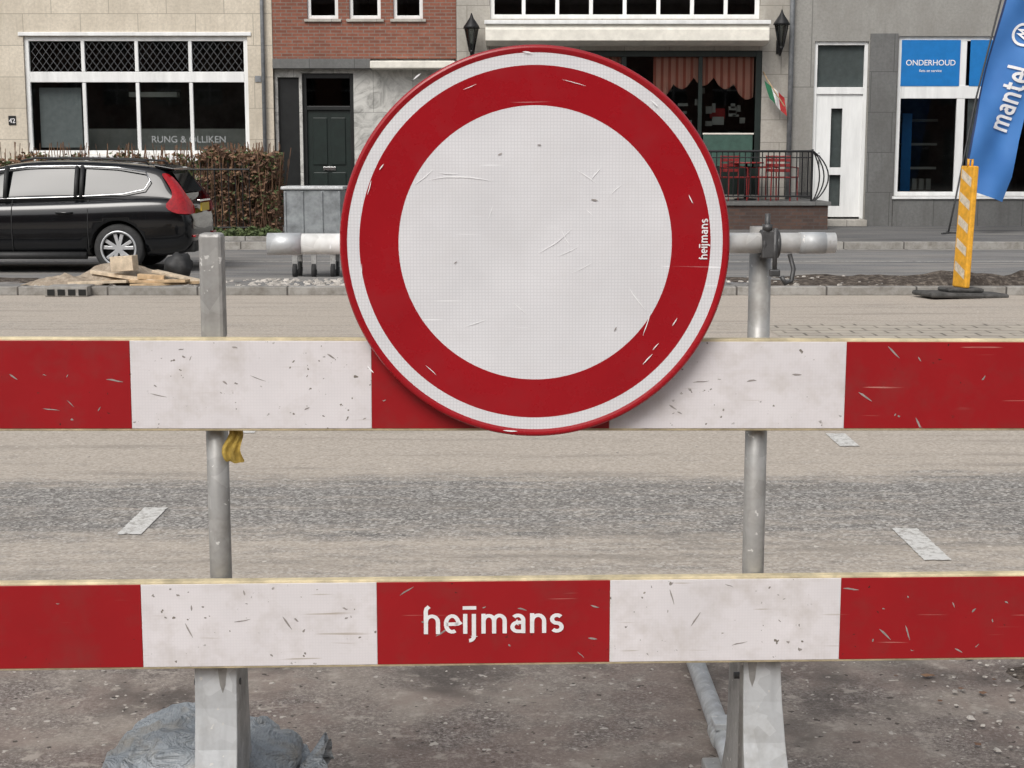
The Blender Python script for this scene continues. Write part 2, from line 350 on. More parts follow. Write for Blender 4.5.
# ================================================================ GROUND
def sheetp(name,x0,x1,y0,y1,z,mat): return mesh(name,[(x0,y0,z),(x1,y0,z),(x1,y1,z),(x0,y1,z)],[(0,1,2,3)],mat)
sheetp('ground',-300,300,-300,300,0,'ground')
sheetp('cycle_path',-60,60,-8,5.05,.004,'path')
sheetp('road',-60,60,5.05,17.1,.004,'road')
box('kerb',-60,60,17.1,17.25,0,.10,'kerb',bevel=.012)
def heap(name,x0,x1,y0,y1,z,h,mat,nx=80,ny=16,sc=1.2,edge=.25):
    v=[];f=[]
    for j in range(ny+1):
        for i in range(nx+1):
            x=x0+(x1-x0)*i/nx; y=y0+(y1-y0)*j/ny
            e=min(1,min(i,nx-i)/max(1,edge*nx)*1.0,min(j,ny-j)/max(1,edge*ny))
            v.append((x,y,z+h*e*(.45+.55*mn.fractal(Vector((x*sc,y*sc,3)),1,2,5))))
    for j in range(ny):
        for i in range(nx): a=j*(nx+1)+i; f.append((a,a+1,a+nx+2,a+nx+1))
    return mesh(name,v,f,mat,smooth=True)
box('median_strip',-60,60,17.25,19.0,0,.06,'road2')
heap('soil_strip',2.0,30,17.28,19.0,.045,.17,'soil',260,24,1.8,.12)
heap('soil_strip.001',-40,-1.9,18.0,19.0,.05,.08,'soil',260,12,2.4,.25)
sheetp('side_road',-60,60,19.0,25.6,.004,'road2')
sheetp('lane_line',-60,60,22.5,22.66,.008,'paintw')
sheetp('gutter_strip',-60,60,25.3,25.6,.008,'kerb')
box('kerb.001',-60,60,25.6,25.75,0,.125,'kerb',bevel=.012)
box('pavement',-60,60,25.75,31.45,0,.12,'pave')
sheetp('paver_strip',2.3,40,12.9,14.15,.008,'pavers')
box('kerb.002',-60,60,4.98,5.1,0,.02,'kerb',bevel=.008)
def dash(name,x,y0,y1,w):
    rnd=random.Random(int(abs(x*100))); P=[]; N=40
    for i in range(N+1): P.append((x+w/2+rnd.uniform(-.004,.001),y0+(y1-y0)*i/N))
    for i in range(1,8): P.append((x+w/2-w*i/8,y1+rnd.uniform(-.012,.004)))
    for i in range(N+1): P.append((x-w/2+rnd.uniform(-.001,.004),y1-(y1-y0)*i/N))
    for i in range(1,8): P.append((x-w/2+w*i/8,y0+rnd.uniform(-.004,.012)))
    mesh(name,[(a,b,.008) for a,b in P],[tuple(range(len(P)))],'paint')
for k,(x,y0,y1,w) in enumerate([(-1.575,6.17,6.66,.105),(1.64,5.76,6.28,.11),(1.81,8.10,8.5,.11),(-1.5,8.5,8.9,.11),(-4.8,6.1,6.7,.11),(4.9,6.0,6.6,.11)]):
    dash('lane_marking' if k==0 else 'lane_marking.%03d'%k,x,y0,y1,w)
heap('soil_patch',1.22,5.0,3.0,5.06,-.012,.055,'soil',90,60,2.6,.16)
def scatter(name,n,rx,ry,z,size,mat,flat=.5):
    v=[];f=[]
    for _ in range(n):
        x=random.uniform(*rx); y=random.uniform(*ry); s=random.uniform(size[0],size[1])*random.uniform(.6,1); k=len(v)
        a=random.random()*6.28
        P=[]
        for (dx,dy,dz) in [(-1,-.8,0),(1,-.7,0),(.8,.9,0),(-.9,.8,0),(-.6,-.5,1),(.5,-.5,.9),(.6,.5,1.1),(-.5,.6,.8)]:
            dx+=random.uniform(-.25,.25); dy+=random.uniform(-.25,.25)
            P.append((x+s*(dx*math.cos(a)-dy*math.sin(a)),y+s*(dx*math.sin(a)+dy*math.cos(a)),z+s*dz*flat*random.uniform(.7,1.3)))
        v+=P; f+=[tuple(i+k for i in q) for q in BF]
    return mesh(name,v,f,mat)
scatter('gravel',260,(-1.6,1.35),(3.5,4.95),.004,(.002,.006),'rubble')
scatter('gravel.001',420,(1.25,2.6),(3.4,4.9),.014,(.003,.012),'rubble')
scatter('gravel.002',700,(-7,7),(5.2,12),.004,(.003,.009),'rubble')
scatter('rubble',120,(-3.2,-1.9),(17.35,18.6),.06,(.02,.06),'rubble')
scatter('rubble.001',200,(2,10),(17.3,18.9),.08,(.012,.04),'rubble')
scatter('fallen_leaves',90,(1.1,2.3),(3.5,4.9),.016,(.007,.016),'leafb',.15)
# ================================================================ BARRIER
PV=Vector((0,3.2,0))
B=root('road_barrier',PV)
def plank(prefix,z0,z1,offx,tilt):
    e=bpy.data.objects.new(prefix,None); e.location=(0,3.2,(z0+z1)/2); S.collection.objects.link(e); par(e,B)
    y0,y1=3.2,3.226
    def add(o): o.parent=e; o.matrix_parent_inverse=Matrix.Translation(-Vector((0,3.2,(z0+z1)/2))); return o
    add(box(prefix+'_core',-1.31+offx,1.21+offx,y0,y1,z0,z1,'edge',None,.003))
    for i in range(5):
        a=-1.302+offx+.5*i; b=a+.4995
        add(box(prefix+'_film_%d'%i,a,b,y0-.0018,y0+.001,z0+.0055,z1-.0055,'p_white' if i%2 else 'p_red',None,.0008))
    # hand-placed gouges
    rnd=random.Random(int(z0*100)); vl=[];fl=[]
    for _ in range(46):
        x=rnd.uniform(-1.1,1.1); z=rnd.uniform(z0+.015,z1-.015); L=rnd.choice([.006,.008,.012,.02,.035]); a=rnd.gauss(0,.7); w=rnd.uniform(.0008,.0022); k=len(vl)
        c,s_=math.cos(a),math.sin(a); yy=y0-.0021-rnd.random()*.0003
        for t,ww in ((0,.2),(.3,1),(.7,.8),(1,.2)):
            px=x+c*L*t; pz=z+s_*L*t+rnd.uniform(-.001,.001); pz=min(max(pz,z0+.008),z1-.008)
            vl+=[(px-s_*w*ww,yy,pz+c*w*ww),(px+s_*w*ww,yy,pz-c*w*ww)]
        fl+=[(k+2*i,k+2*i+1,k+2*i+3,k+2*i+2) for i in range(3)]
    add(mesh(prefix+'_gouges',vl,fl,'scr_d'))
    e.rotation_euler=(0,tilt,0)
    return e
up=plank('upper_plank',.974,1.170,.008,R(.34))
lo=plank('lower_plank',.460,.653,.013,0)
lettering('plank_lettering','heijmans',lambda x,y,l:(-.190+x*.0517,3.1975-l,.5325+y*.044),'letter',B,.175)
for nm,x,top in (('post_left_tube',-.627,1.387),('post_right_tube',.529,1.40)):
    tube(nm,[(x,3.2535,.03),(x,3.2535,top)],.0235,'galv',B,24)
box('post_sleeve',-.6515,-.6025,3.229,3.278,1.165,1.389,'galv',B,.008)
tube('crossbar',[(-.503,3.207,1.368),(.676,3.207,1.368)],.0215,'alu',B,24)
tube('crossbar_sleeve',[(-.505,3.207,1.368),(-.435,3.207,1.368)],.0228,'galv_l',B,24)
tube('crossbar_cap',[(.60,3.207,1.368),(.655,3.207,1.368)],.0226,'galv_l',B,24)
for k,x in enumerate((.523,.553)):
    pts=[(x,3.207+.026*math.cos(a),1.366+.026*math.sin(a)) for a in [i*math.pi/8 for i in range(17)]]
    tube('clamp_ring_%d'%k,pts,.005,'dsteel',B,8)
box('clamp_plate',.518,.552,3.178,3.183,1.338,1.396,'dsteel',B,.003)
tube('clamp_bolt',[(.545,3.18,1.40),(.545,3.18,1.30)],.005,'dsteel',B,8)
tube('clamp_bolt_b',[(.529,3.185,1.43),(.529,3.185,1.385)],.006,'dsteel',B,8)
tube('clamp_hook',[(.58,3.20,1.345),(.587,3.19,1.315),(.582,3.185,1.29),(.568,3.18,1.285),(.56,3.18,1.30)],.005,'dsteel',B,8)
box('clamp_nut',.534,.556,3.172,3.186,1.30,1.315,'dsteel',B,.003)
tube('clamp_nut_top',[(.529,3.185,1.395),(.529,3.185,1.408)],.011,'dsteel',B,6)
def foot(name,xc,flare):
    path=[(3.235,.60),(3.235,.45),(3.231,.36),(3.218,.27),(3.19,.17),(3.15,.08),(3.10,.0)]
    v=[];f=[];hw=.045
    for i,(y,z) in enumerate(path):
        t=i/(len(path)-1); fl=flare*t*t
        v+=[(xc-hw+min(fl,0),y,z),(xc+hw+max(fl,0)-(.012*(1-t) if flare>0 else 0),y,z)]
    for i in range(len(path)-1): f.append((2*i,2*i+1,2*i+3,2*i+2))
    o=mesh(name+'_front_plate',v,f,'galv_l',B); q=o.modifiers.new('s','SOLIDIFY'); q.thickness=.005; q.offset=0
    q=o.modifiers.new('b','BEVEL'); q.width=.0015; q.segments=1
    for s in (-1,1):
        x=xc+s*(hw-.004)-(.012 if flare>0 and s>0 else 0); cheek=[(p[0]+.004,p[1]) for p in path]+[(3.62,0),(3.62,.045),(3.50,.09),(3.44,.2),(3.42,.35),(3.41,.60)]
        prism(name+'_cheek_%d'%(s+1),cheek,'x',x-.0025,x+.0025,'galv',B,.001)
    tube(name+'_bolt',[(xc-.056,3.29,.40),(xc+.046,3.29,.40)],.008,'dsteel',B,8)
foot('foot_left',-.642,-.006); foot('foot_right',.555,.035)
tube('foot_tube_right',[(.535,2.75,.05),(.608,4.9,.05)],.027,'galv_l',B,20)
tube('foot_tube_left',[(-.60,2.75,.05),(-.60,3.65,.05)],.025,'galv',B,20)
for k,y in enumerate((3.80,3.85)):
    x=.535+.073*(y-2.75)/2.15; tube('foot_collar_%d'%k,[(x,y,.05),(x+.0006,y+.018,.05)],.034,'galv_l',B,20)
box('foot_collar_lug',.545,.60,3.79,3.86,.075,.095,'galv_l',B,.004)
tube('foot_collar_bolt',[(.59,3.825,.06),(.59,3.825,.12)],.007,'dsteel',B,8)
box('foot_socket',.50,.60,3.40,3.72,.004,.035,'galv',B,.006)
v=[];f=[]
for j in range(9):
    for i in range(7):
        u=i/6-.5; t=j/8
        w=.042*(.55+.6*t-(.9*(t-.8) if t>.8 else 0))
        v.append((-.588+u*w+.006*math.sin(t*7),3.222+.01*math.sin(u*14+t*5)+random.uniform(-.003,.003),.982-t*.078+random.uniform(-.003,.003)+.01*abs(u)))
for j in range(8):
    for i in range(6): a=j*7+i; f.append((a,a+1,a+8,a+7))
mesh('yellow_cloth',v,f,'cloth',B,True,sub=1)
B.rotation_euler=(0,0,R(2.0))
# ================================================================ SIGN
SG=root('prohibition_sign',PV)
cx,cz,RR=.047,1.3695,.400; n=160
prof=[(0,3.16,3),(.70,3.16,3),(.70,3.1598,1),(.90,3.1598,1),(.9001,3.16,2),(.962,3.16,2),(.9621,3.1597,0),(.975,3.158,0),(.985,3.1572,0),(.994,3.1585,0),(1.0,3.163,0),(1.002,3.17,0),(1.0,3.182,0),(.985,3.184,4),(.97,3.168,4),(0,3.168,4)]
v=[];f=[];idx=[]
for r,y,m in prof:
    for k in range(n): a=2*math.pi*k/n; v.append((cx+RR*r*math.cos(a),y,cz+RR*r*math.sin(a)))
for i in range(len(prof)-1):
    if prof[i][0]==0 or prof[i+1][0]==0:
        j=i+1 if prof[i][0]==0 else i; f.append(tuple(j*n+k for k in range(n))); idx.append(prof[i+1][2]); continue
    for k in range(n): f.append((i*n+k,i*n+(k+1)%n,(i+1)*n+(k+1)%n,(i+1)*n+k)); idx.append(prof[i+1][2])
o=mesh('sign_plate',v,f,['s_red','s_red','s_white','s_white','galv'],SG,idx=idx)
for p in o.data.polygons: p.use_smooth=False
bm=bmesh.new(); bm.from_mesh(o.data); bmesh.ops.delete(bm,geom=[q for q in bm.verts if not q.link_faces],context='VERTS'); bm.to_mesh(o.data); bm.free()
lettering('sign_lettering','heijmans',lambda x,y,l:(.4005-y*.0125,3.1585-l,1.338+x*.0142),'letter',SG,.2)
def ribbon(pts,w,layer,vl,fl):
    P=[Vector(p) for p in pts]; k0=len(vl)
    for i,p in enumerate(P):
        t=(P[min(i+1,len(P)-1)]-P[max(i-1,0)]).normalized(); nn=Vector((-t.y,t.x)); ww=w*math.sin(math.pi*(i+.35)/(len(P)-.3))*.5
        vl.append((p.x+nn.x*ww,layer,p.y+nn.y*ww)); vl.append((p.x-nn.x*ww,layer,p.y-nn.y*ww))
    for i in range(len(P)-1): a=k0+2*i; fl.append((a,a+1,a+3,a+2))
def marks(name,lst,layer,mat):
    vl=[];fl=[]
    for j,(x,z,L,ang,curv,w) in enumerate(lst):
        pts=[]; a=R(ang); px,pz=x,z
        for i in range(9):
            pts.append((px,pz)); px+=L/8*math.cos(a); pz+=L/8*math.sin(a); a+=curv/8+random.uniform(-.08,.08)
        ribbon(pts,w,layer-.0001*(j%4),vl,fl)
    mesh(name,vl,fl,mat,SG)
wm=[(-.17,1.50,.13,12,-.3,.003),(-.20,1.49,.05,35,.2,.002),(-.15,1.515,.04,-10,0,.002),(.05,1.35,.09,28,.4,.0018),(.09,1.345,.05,12,.6,.0015),(.13,1.52,.05,-30,0,.002),(.16,1.50,.03,60,0,.002),
 (.24,1.28,.06,-60,.4,.002),(.27,1.18,.05,75,.2,.002),(.0,1.25,.04,-35,0,.0015),(-.1,1.2,.05,15,.3,.0014),(.1,1.40,.04,-70,.3,.0014),(.2,1.47,.03,45,0,.0014),(.15,1.44,.02,-40,0,.0014),(.12,1.31,.05,20,.5,.0012),(-.05,1.42,.03,70,0,.0012)]
marks('scratch_marks',wm,3.1588,'scr_w')
dm=[(.16,1.46,.014,-10,0,.0035),(-.03,1.55,.010,20,0,.0025),(.05,1.57,.008,0,0,.0025),(.21,1.19,.010,60,0,.0025),(-.12,1.33,.008,30,0,.002)]
marks('chip_marks',dm,3.1583,'scr_d')
rm=[(-.295,1.47,.03,75,.1,.0018),(-.27,1.52,.015,60,0,.0025),(.27,1.12,.03,50,0,.0025),(.29,1.15,.02,55,0,.002),(.36,1.47,.02,-70,0,.002),(-.18,1.12,.03,-40,0,.0015),(.33,1.20,.02,60,0,.002),(-.31,1.30,.03,85,0,.0012),(.10,1.70,.05,-10,0,.0012),(-.1,1.68,.03,20,0,.0012)]
marks('rim_scratch_marks',rm,3.1575,'scr_w')
rm2=[(-.372+.0,1.36,.012,88,0,.003),(.02,1.755,.02,0,0,.003),(-.20,1.70,.02,35,0,.003),(.28,1.66,.02,-42,0,.003),(-.30,1.12,.02,-50,0,.003),(-.02,.983,.03,-3,0,.003)]
marks('edge_chip_marks',rm2,3.1565,'scr_w')
SG.rotation_euler=(0,0,R(1.6))
# ================================================================ SANDBAG
def sandbag():
    v=[];f=[];nu,nv=180,90; e=root('sandbag',(-.73,3.52,0))
    for j in range(nv+1):
        ph=math.pi*j/nv-math.pi/2
        for i in range(nu):
            th=2*math.pi*i/nu
            def sp(x,p): return math.copysign(abs(x)**p,x)
            x=sp(math.cos(ph),.7)*sp(math.cos(th),.7); y=sp(math.cos(ph),.75)*sp(math.sin(th),.8); z=sp(math.sin(ph),.85)
            px=-.735+.235*x; py=3.53+.19*y; pz=.108+.108*z
            pz*=1-.34*max(0,-x-.35)**1.3
            if x>.3: pz*=1-.38*(x-.3)
            pz-=.045*math.exp(-((px+.655)/.03)**2)*max(0,z)
            dx=px+.47; dy=py-3.5; dz=pz-.08; r=math.sqrt(dx*dx+dy*dy+dz*dz); an=math.atan2(dz,-dx)+.5*dy
            fold=math.sin(an*17+3*mn.noise(Vector((px*4,py*4,pz*4))))*math.exp(-r/.16)*.020
            w1=mn.noise(Vector((px*5,py*5,pz*5)))
            q=mn.noise(Vector((px*6+w1*2,py*9,pz*17+px*7))); fold+=.013*max(-.5,1-abs(q)*3.2)*(1 if z>-.5 else .3)
            q2=mn.noise(Vector((px*13+pz*10+w1*2,py*15,pz*26))); fold+=.006*max(-.5,1-abs(q2)*3.0)
            nr=Vector((x/.235,y/.19,z/.108)).normalized()
            px+=nr.x*fold; py+=nr.y*fold; pz=max(.005,pz+nr.z*fold-.006)
            v.append((px,py,pz))
    for j in range(nv):
        for i in range(nu): a=j*nu+i; b=j*nu+(i+1)%nu; f.append((a,b,b+nu,a+nu))
    mesh('bag_body',v,f,'bag',e,True)
    v=[];f=[]
    for j in range(9):
        t=j/8; rad=.016+.040*t**1.2
        for i in range(56):
            th=2*math.pi*i/56; rr=rad*(1+.45*t*math.sin(th*7+t*2)+.15*math.sin(th*3))
            v.append((-.515+.075*t+.012*math.sin(th*5)*t,3.50+rr*math.cos(th)*1.0,.085+.01*t+rr*1.2*math.sin(th)))
    for j in range(8):
        for i in range(56): a=j*56+i; b=j*56+(i+1)%56; f.append((a,b,b+56,a+56))
    mesh('bag_tied_end',v,f,'bag',e,True)
    tube('bag_string',[(-.508,3.50+.019*math.cos(a),.086+.021*math.sin(a)) for a in [i*math.pi/8 for i in range(17)]],.003,'dsteel',e,6)
sandbag()
# ================================================================ BUILDINGS
FY=31.5
def facade(name,x0,x1,z0,z1,ops,mat,parent,y=FY,depth=.28):
    xs=sorted(set([x0,x1]+[o[0] for o in ops]+[o[1] for o in ops])); zs=sorted(set([z0,z1]+[o[2] for o in ops]+[o[3] for o in ops]))
    xs=[a for a in xs if x0<=a<=x1]; zs=[a for a in zs if z0<=a<=z1]; v=[];f=[]
    def q(a,b,c,d): k=len(v); v.extend([a,b,c,d]); f.append((k,k+1,k+2,k+3))
    for i in range(len(xs)-1):
        for j in range(len(zs)-1):
            mx=(xs[i]+xs[i+1])/2; mz=(zs[j]+zs[j+1])/2
            if any(o[0]<mx<o[1] and o[2]<mz<o[3] for o in ops): continue
            q((xs[i],y,zs[j]),(xs[i+1],y,zs[j]),(xs[i+1],y,zs[j+1]),(xs[i],y,zs[j+1]))
    for a,b,c,d in ops:
        q((a,y,c),(a,y,d),(a,y+depth,d),(a,y+depth,c)); q((b,y,c),(b,y+depth,c),(b,y+depth,d),(b,y,d))
        q((a,y,d),(b,y,d),(b,y+depth,d),(a,y+depth,d)); q((a,y,c),(a,y+depth,c),(b,y+depth,c),(b,y,c))
    me=bpy.data.meshes.new(name); me.from_pydata(v,[],f); me.materials.append(M[mat]); o=bpy.data.objects.new(name,me); S.collection.objects.link(o); par(o,parent); return o
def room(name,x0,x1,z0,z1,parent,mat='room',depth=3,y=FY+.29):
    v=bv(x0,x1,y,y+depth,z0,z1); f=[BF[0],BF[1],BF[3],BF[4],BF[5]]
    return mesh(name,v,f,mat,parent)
def window(name,x0,x1,z0,z1,cols,rows,parent,fm='white',fr=.07,bar=.05,y=FY+.06,rm='room',glassm='glass',lead=None):
    """cols/rows: fraction lists of interior bars"""
    L=[(x0,x0+fr,y,y+.09,z0,z1),(x1-fr,x1,y,y+.09,z0,z1),(x0+fr,x1-fr,y,y+.09,z0,z0+fr),(x0+fr,x1-fr,y,y+.09,z1-fr,z1)]
    for c in cols: xc=x0+(x1-x0)*c; L.append((xc-bar/2,xc+bar/2,y+.005,y+.085,z0+fr,z1-fr))
    for r in rows: zc=z0+(z1-z0)*r; L.append((x0+fr,x1-fr,y-.004,y+.08,zc-bar*.8,zc+bar*.8))
    boxes(name+'_frame',L,fm,parent,.008)
    mesh(name+'_glass',[(x0+.02,y+.055,z0+.02),(x1-.02,y+.055,z0+.02),(x1-.02,y+.055,z1-.02),(x0+.02,y+.055,z1-.02)],[(0,1,2,3)],glassm,parent)
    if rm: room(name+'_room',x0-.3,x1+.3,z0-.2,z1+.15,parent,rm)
def shell(x0,x1,h,parent,mat,rh=2.2):
    boxes('side_walls',[(x0+.01,x0+.25,FY+.45,FY+9,0,h),(x1-.25,x1-.01,FY+.45,FY+9,0,h),(x0+.26,x1-.26,FY+8.8,FY+8.99,0,h)],mat,parent)
    prism('roof',[(FY-.25,h+.005),(FY+9.2,h+.005),(FY+4.5,h+rh)],'x',x0+.005,x1-.005,'roof',parent)
    box('gutter',x0+.01,x1-.01,FY-.33,FY-.255,h-.10,h+.05,'white',parent,.01)
# --- A: stone house
A=root('stone_house',(-10,FY,0)); ax0,ax1=-18.0,-4.80; H=9.5
opsA=[(-9.79,-5.30,1.55,3.90),(-11.4,-10.45,.2,3.0),(-16.8,-12.6,1.55,3.90)]+[(x,x+1.3,5.6,7.6) for x in (-16.5,-14,-11,-9,-7)]
facade('wall',ax0,ax1,0,H,opsA,'stone',A)
window('big_window',-9.79,-5.30,1.55,3.90,[],[.66],A,fr=.09,bar=.13)
x0,x1=-9.70,-5.39; w=(x1-x0)/4
boxes('window_mullions',[(x0+w*k-.035,x0+w*k+.035,FY+.066,FY+.14,z0_,z1_) for k in (1,2,3) for z0_,z1_ in ((1.64,2.99),(3.21,3.81))],'white',A,.006)
L=[]
for k in range(4):
    a=x0+w*k+.04; b=x0+w*(k+1)-.04; za,zb=3.22,3.80; n_=7
    for i in range(-4,n_+1):
        for sgn in (1,-1):
            xs=a+(b-a)*i/n_*1.0; dx=(zb-za)*.75
            p=[(xs,za),(xs+dx,zb)] if sgn>0 else [(xs+dx,za),(xs,zb)]
            (xa,zc),(xb,zd)=p; dX=xb-xa
            lo_=(a-xa)/dX; hi_=(b-xa)/dX
            if lo_>hi_: lo_,hi_=hi_,lo_
            t0=max(0,lo_);t1=min(1,hi_)
            if t1-t0>.05: L.append(((xa+dX*t0,FY+.108,zc+(zd-zc)*t0),(xa+dX*t1,FY+.108,zc+(zd-zc)*t1),.005))
tubes('leaded_panes',L,'lead',A,5)
box('window_sill',-9.9,-5.2,FY-.10,FY+.055,1.40,1.545,'white',A,.01)
box('window_head',-9.88,-5.22,FY-.03,FY+.055,3.905,3.98,'white',A,.01)
box('poster',-9.6,-8.75,FY+.30,FY+.31,1.7,2.9,'faint',A)
box('ceiling_lamp',-8.0,-7.0,FY+1.2,FY+1.5,2.75,2.85,'roomw',A)
box('counter',-9.5,-5.6,FY+1.6,FY+2.2,1.4,2.1,'roomw',A)
text('window_lettering','RUNG & OLLIKEN',.19,(-6.55,FY+.095,1.80),'faint',A)
window('window_b',-16.8,-12.6,1.55,3.90,[.25,.5,.75],[.66],A)
box('side_door',-11.4,-10.45,FY+.1,FY+.16,.2,3.0,'black',A)
box('house_number',-10.15,-10.0,FY-.015,FY-.002,2.15,2.33,'black',A); text('number_text','42',.13,(-10.075,FY-.02,2.19),'letter',A)
for k,x in enumerate((-16.5,-14,-11,-9,-7)): window('up_window_%d'%k,x,x+1.3,5.6,7.6,[.5],[.65],A)
box('plinth',ax0,ax1,FY-.05,FY-.003,0,.62,'plinth',A,.01)
shell(ax0,ax1,H,A,'stone')
tube('fall_pipe',[(-4.98,FY-.08,.1),(-4.98,FY-.08,9.3)],.04,'zinc',A,12)
box('vent_grille',-5.16,-5.04,FY-.02,FY-.003,3.0,3.12,'zinc',A)
# --- B: brick house
Bk=root('brick_house',(-3,FY,0)); bx0,bx1=-4.79,-1.12
wins=[(-4.09,-3.47),(-3.25,-2.62),(-2.37,-1.78)]
facade('upper_wall',bx0,bx1,3.46,H,[(a,b,4.24,5.7) for a,b in wins]+[(a,b,6.9,8.4) for a,b in wins],'brick',Bk,y=FY+.0)
for k,(a,b) in enumerate(wins):
    window('window_%d'%k,a,b,4.24,5.7,[],[.7],Bk,fr=.07); window('top_window_%d'%k,a,b,6.9,8.4,[],[.7],Bk,fr=.07)
    box('sill_%d'%k,a-.06,b+.06,FY-.05,FY+.055,4.18,4.235,'stoneC',Bk,.006)
facade('lower_wall',bx0,bx1,0,3.455,[(-4.73,-4.30,.2,3.1),(-4.24,-3.20,.15,3.18)],'marble',Bk,y=FY+.12)
box('door_lintel',bx0,-2.83,FY-.12,FY+.115,3.26,3.452,'plinth',Bk,.01)
box('canopy_fascia',-2.82,-1.13,FY-.35,FY+.115,3.25,3.40,'cream',Bk,.02)
boxes('entrance_frame',[(-4.24,-4.16,FY+.2,FY+.3,.15,3.18),(-3.28,-3.20,FY+.2,FY+.3,.15,3.18),(-4.16,-3.28,FY+.2,FY+.3,3.08,3.18),(-4.16,-3.28,FY+.2,FY+.3,2.45,2.53)],'black',Bk,.006)
box('door_leaf',-4.16,-3.28,FY+.26,FY+.32,.15,2.45,'dgreen',Bk)
boxes('door_panels',[(-4.05,-3.76,FY+.235,FY+.258,.4,1.2),(-3.68,-3.39,FY+.235,FY+.258,.4,1.2),(-4.05,-3.76,FY+.235,FY+.258,1.35,2.3),(-3.68,-3.39,FY+.235,FY+.258,1.35,2.3)],'dgreen',Bk,.01)
boxes('letter_slot',[(-3.85,-3.6,FY+.225,FY+.234,1.24,1.31)],'chrome',Bk,.003)
mesh('door_transom_glass',[(-4.16,FY+.27,2.53),(-3.28,FY+.27,2.53),(-3.28,FY+.27,3.08),(-4.16,FY+.27,3.08)],[(0,1,2,3)],'glassd',Bk)
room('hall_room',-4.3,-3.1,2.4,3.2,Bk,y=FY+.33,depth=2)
box('side_panel',-4.73,-4.30,FY+.22,FY+.26,.2,3.1,'black',Bk)
box('door_step',-4.8,-2.9,FY-.5,FY+.11,.125,.24,'plinth',Bk,.01)
shell(bx0,bx1,H,Bk,'brick')
# --- C: cafe
C=root('cafe_building',(2,FY,0)); cx0,cx1=-1.11,5.62
upw=[(-.44,4.95,4.24,5.55)]
facade('wall',cx0,cx1,0,H,[(-.30,5.02,.75,3.62)]+upw+[(x,x+1.1,6.8,8.3) for x in (-.2,1.7,3.7)],'stoneC',C)
window('up_band_window',-.44,4.95,4.24,5.55,[.125,.25,.375,.5,.625,.75,.875],[.55],C,fr=.09,bar=.075)
for k,x in enumerate((-.2,1.7,3.7)): window('top_window_%d'%k,x,x+1.1,6.8,8.3,[.5],[.65],C)
prism('canopy',[(FY-.75,3.76),(FY-.75,3.97),(FY-.70,4.07),(FY-.70,4.13),(FY-.01,4.2),(FY-.01,3.70),(FY-.5,3.70)],'x',-.52,5.03,'cream',C,.01)
box('canopy_top_lead',-.54,5.05,FY-.78,FY-.70,4.075,4.15,'white',C,.01)
boxes('shop_frame',[(-.30,-.18,FY+.02,FY+.12,.75,3.62),(4.90,5.02,FY+.02,FY+.12,.75,3.62),(-.18,4.90,FY+.02,FY+.12,3.50,3.62),(2.2,2.3,FY+.02,FY+.12,.75,3.5),(3.75,3.83,FY+.02,FY+.12,.75,3.5),(-.18,2.2,FY+.02,FY+.12,.75,1.35),(3.83,4.90,FY+.02,FY+.12,.75,1.3)],'dgreen',C,.008)
mesh('shop_glass',[(-.2,FY+.09,.75),(4.95,FY+.09,.75),(4.95,FY+.09,3.6),(-.2,FY+.09,3.6)],[(0,1,2,3)],'glass',C)
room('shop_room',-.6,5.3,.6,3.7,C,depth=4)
def swag(name,x0,x1,zt,drop,y,mat,n=5):
    v=[];f=[];N=n*12
    for i in range(N+1):
        t=i/N; x=x0+(x1-x0)*t; sc=abs(math.sin(math.pi*n*t)); sl=abs(t-.5)*2
        zb=zt-drop*(.50+.18*sc+.42*sl**2)
        for j in range(5): q=j/4; v.append((x,y+.04*math.sin(t*n*18)*q-.02*q,zt+(zb-zt)*q))
    for i in range(N):
        for j in range(4): a=i*5+j; f.append((a,a+5,a+6,a+1))
    mesh(name,v,f,mat,C,True)
swag('rust_valance',2.85,4.88,3.58,.95,FY+.16,'awn')
swag('rust_valance_b',-.2,2.2,3.58,.7,FY+.16,'awn',6)
boxes('menu_boards',[(3.35,3.66,FY+.3,FY+.33,1.7,2.25),(4.0,4.75,FY+.25,FY+.28,1.35,1.95)],'curtain',C)
boxes('green_panel',[(3.86,4.86,FY+.0,FY+.018,1.32,1.95)],'teal',C,.006)
scat=[(random.uniform(2.4,4.7),random.uniform(1.9,2.9)) for _ in range(26)]
boxes('window_display',[(x,x+random.uniform(.05,.25),FY+.5,FY+.55,z,z+random.uniform(.04,.2)) for x,z in scat],'roomw',C)
boxes('table_top_trim',[(3.85,4.88,FY-.01,FY+.018,1.96,1.99)],'cream',C)
box('table_lamp',4.1,4.4,FY+.8,FY+1.0,2.3,2.5,'flag_r',C)
box('terrace_base',1.2,6.10,29.9,31.44,.12,.58,'dbrick',C)
box('terrace_slab',1.15,6.15,29.85,31.47,.582,.66,'plinth',C,.012)
tube('fall_pipe',[(5.58,FY-.09,.1),(5.58,FY-.09,9.3)],.05,'zinc',C,12)
shell(cx0,cx1,H,C,'stoneC')
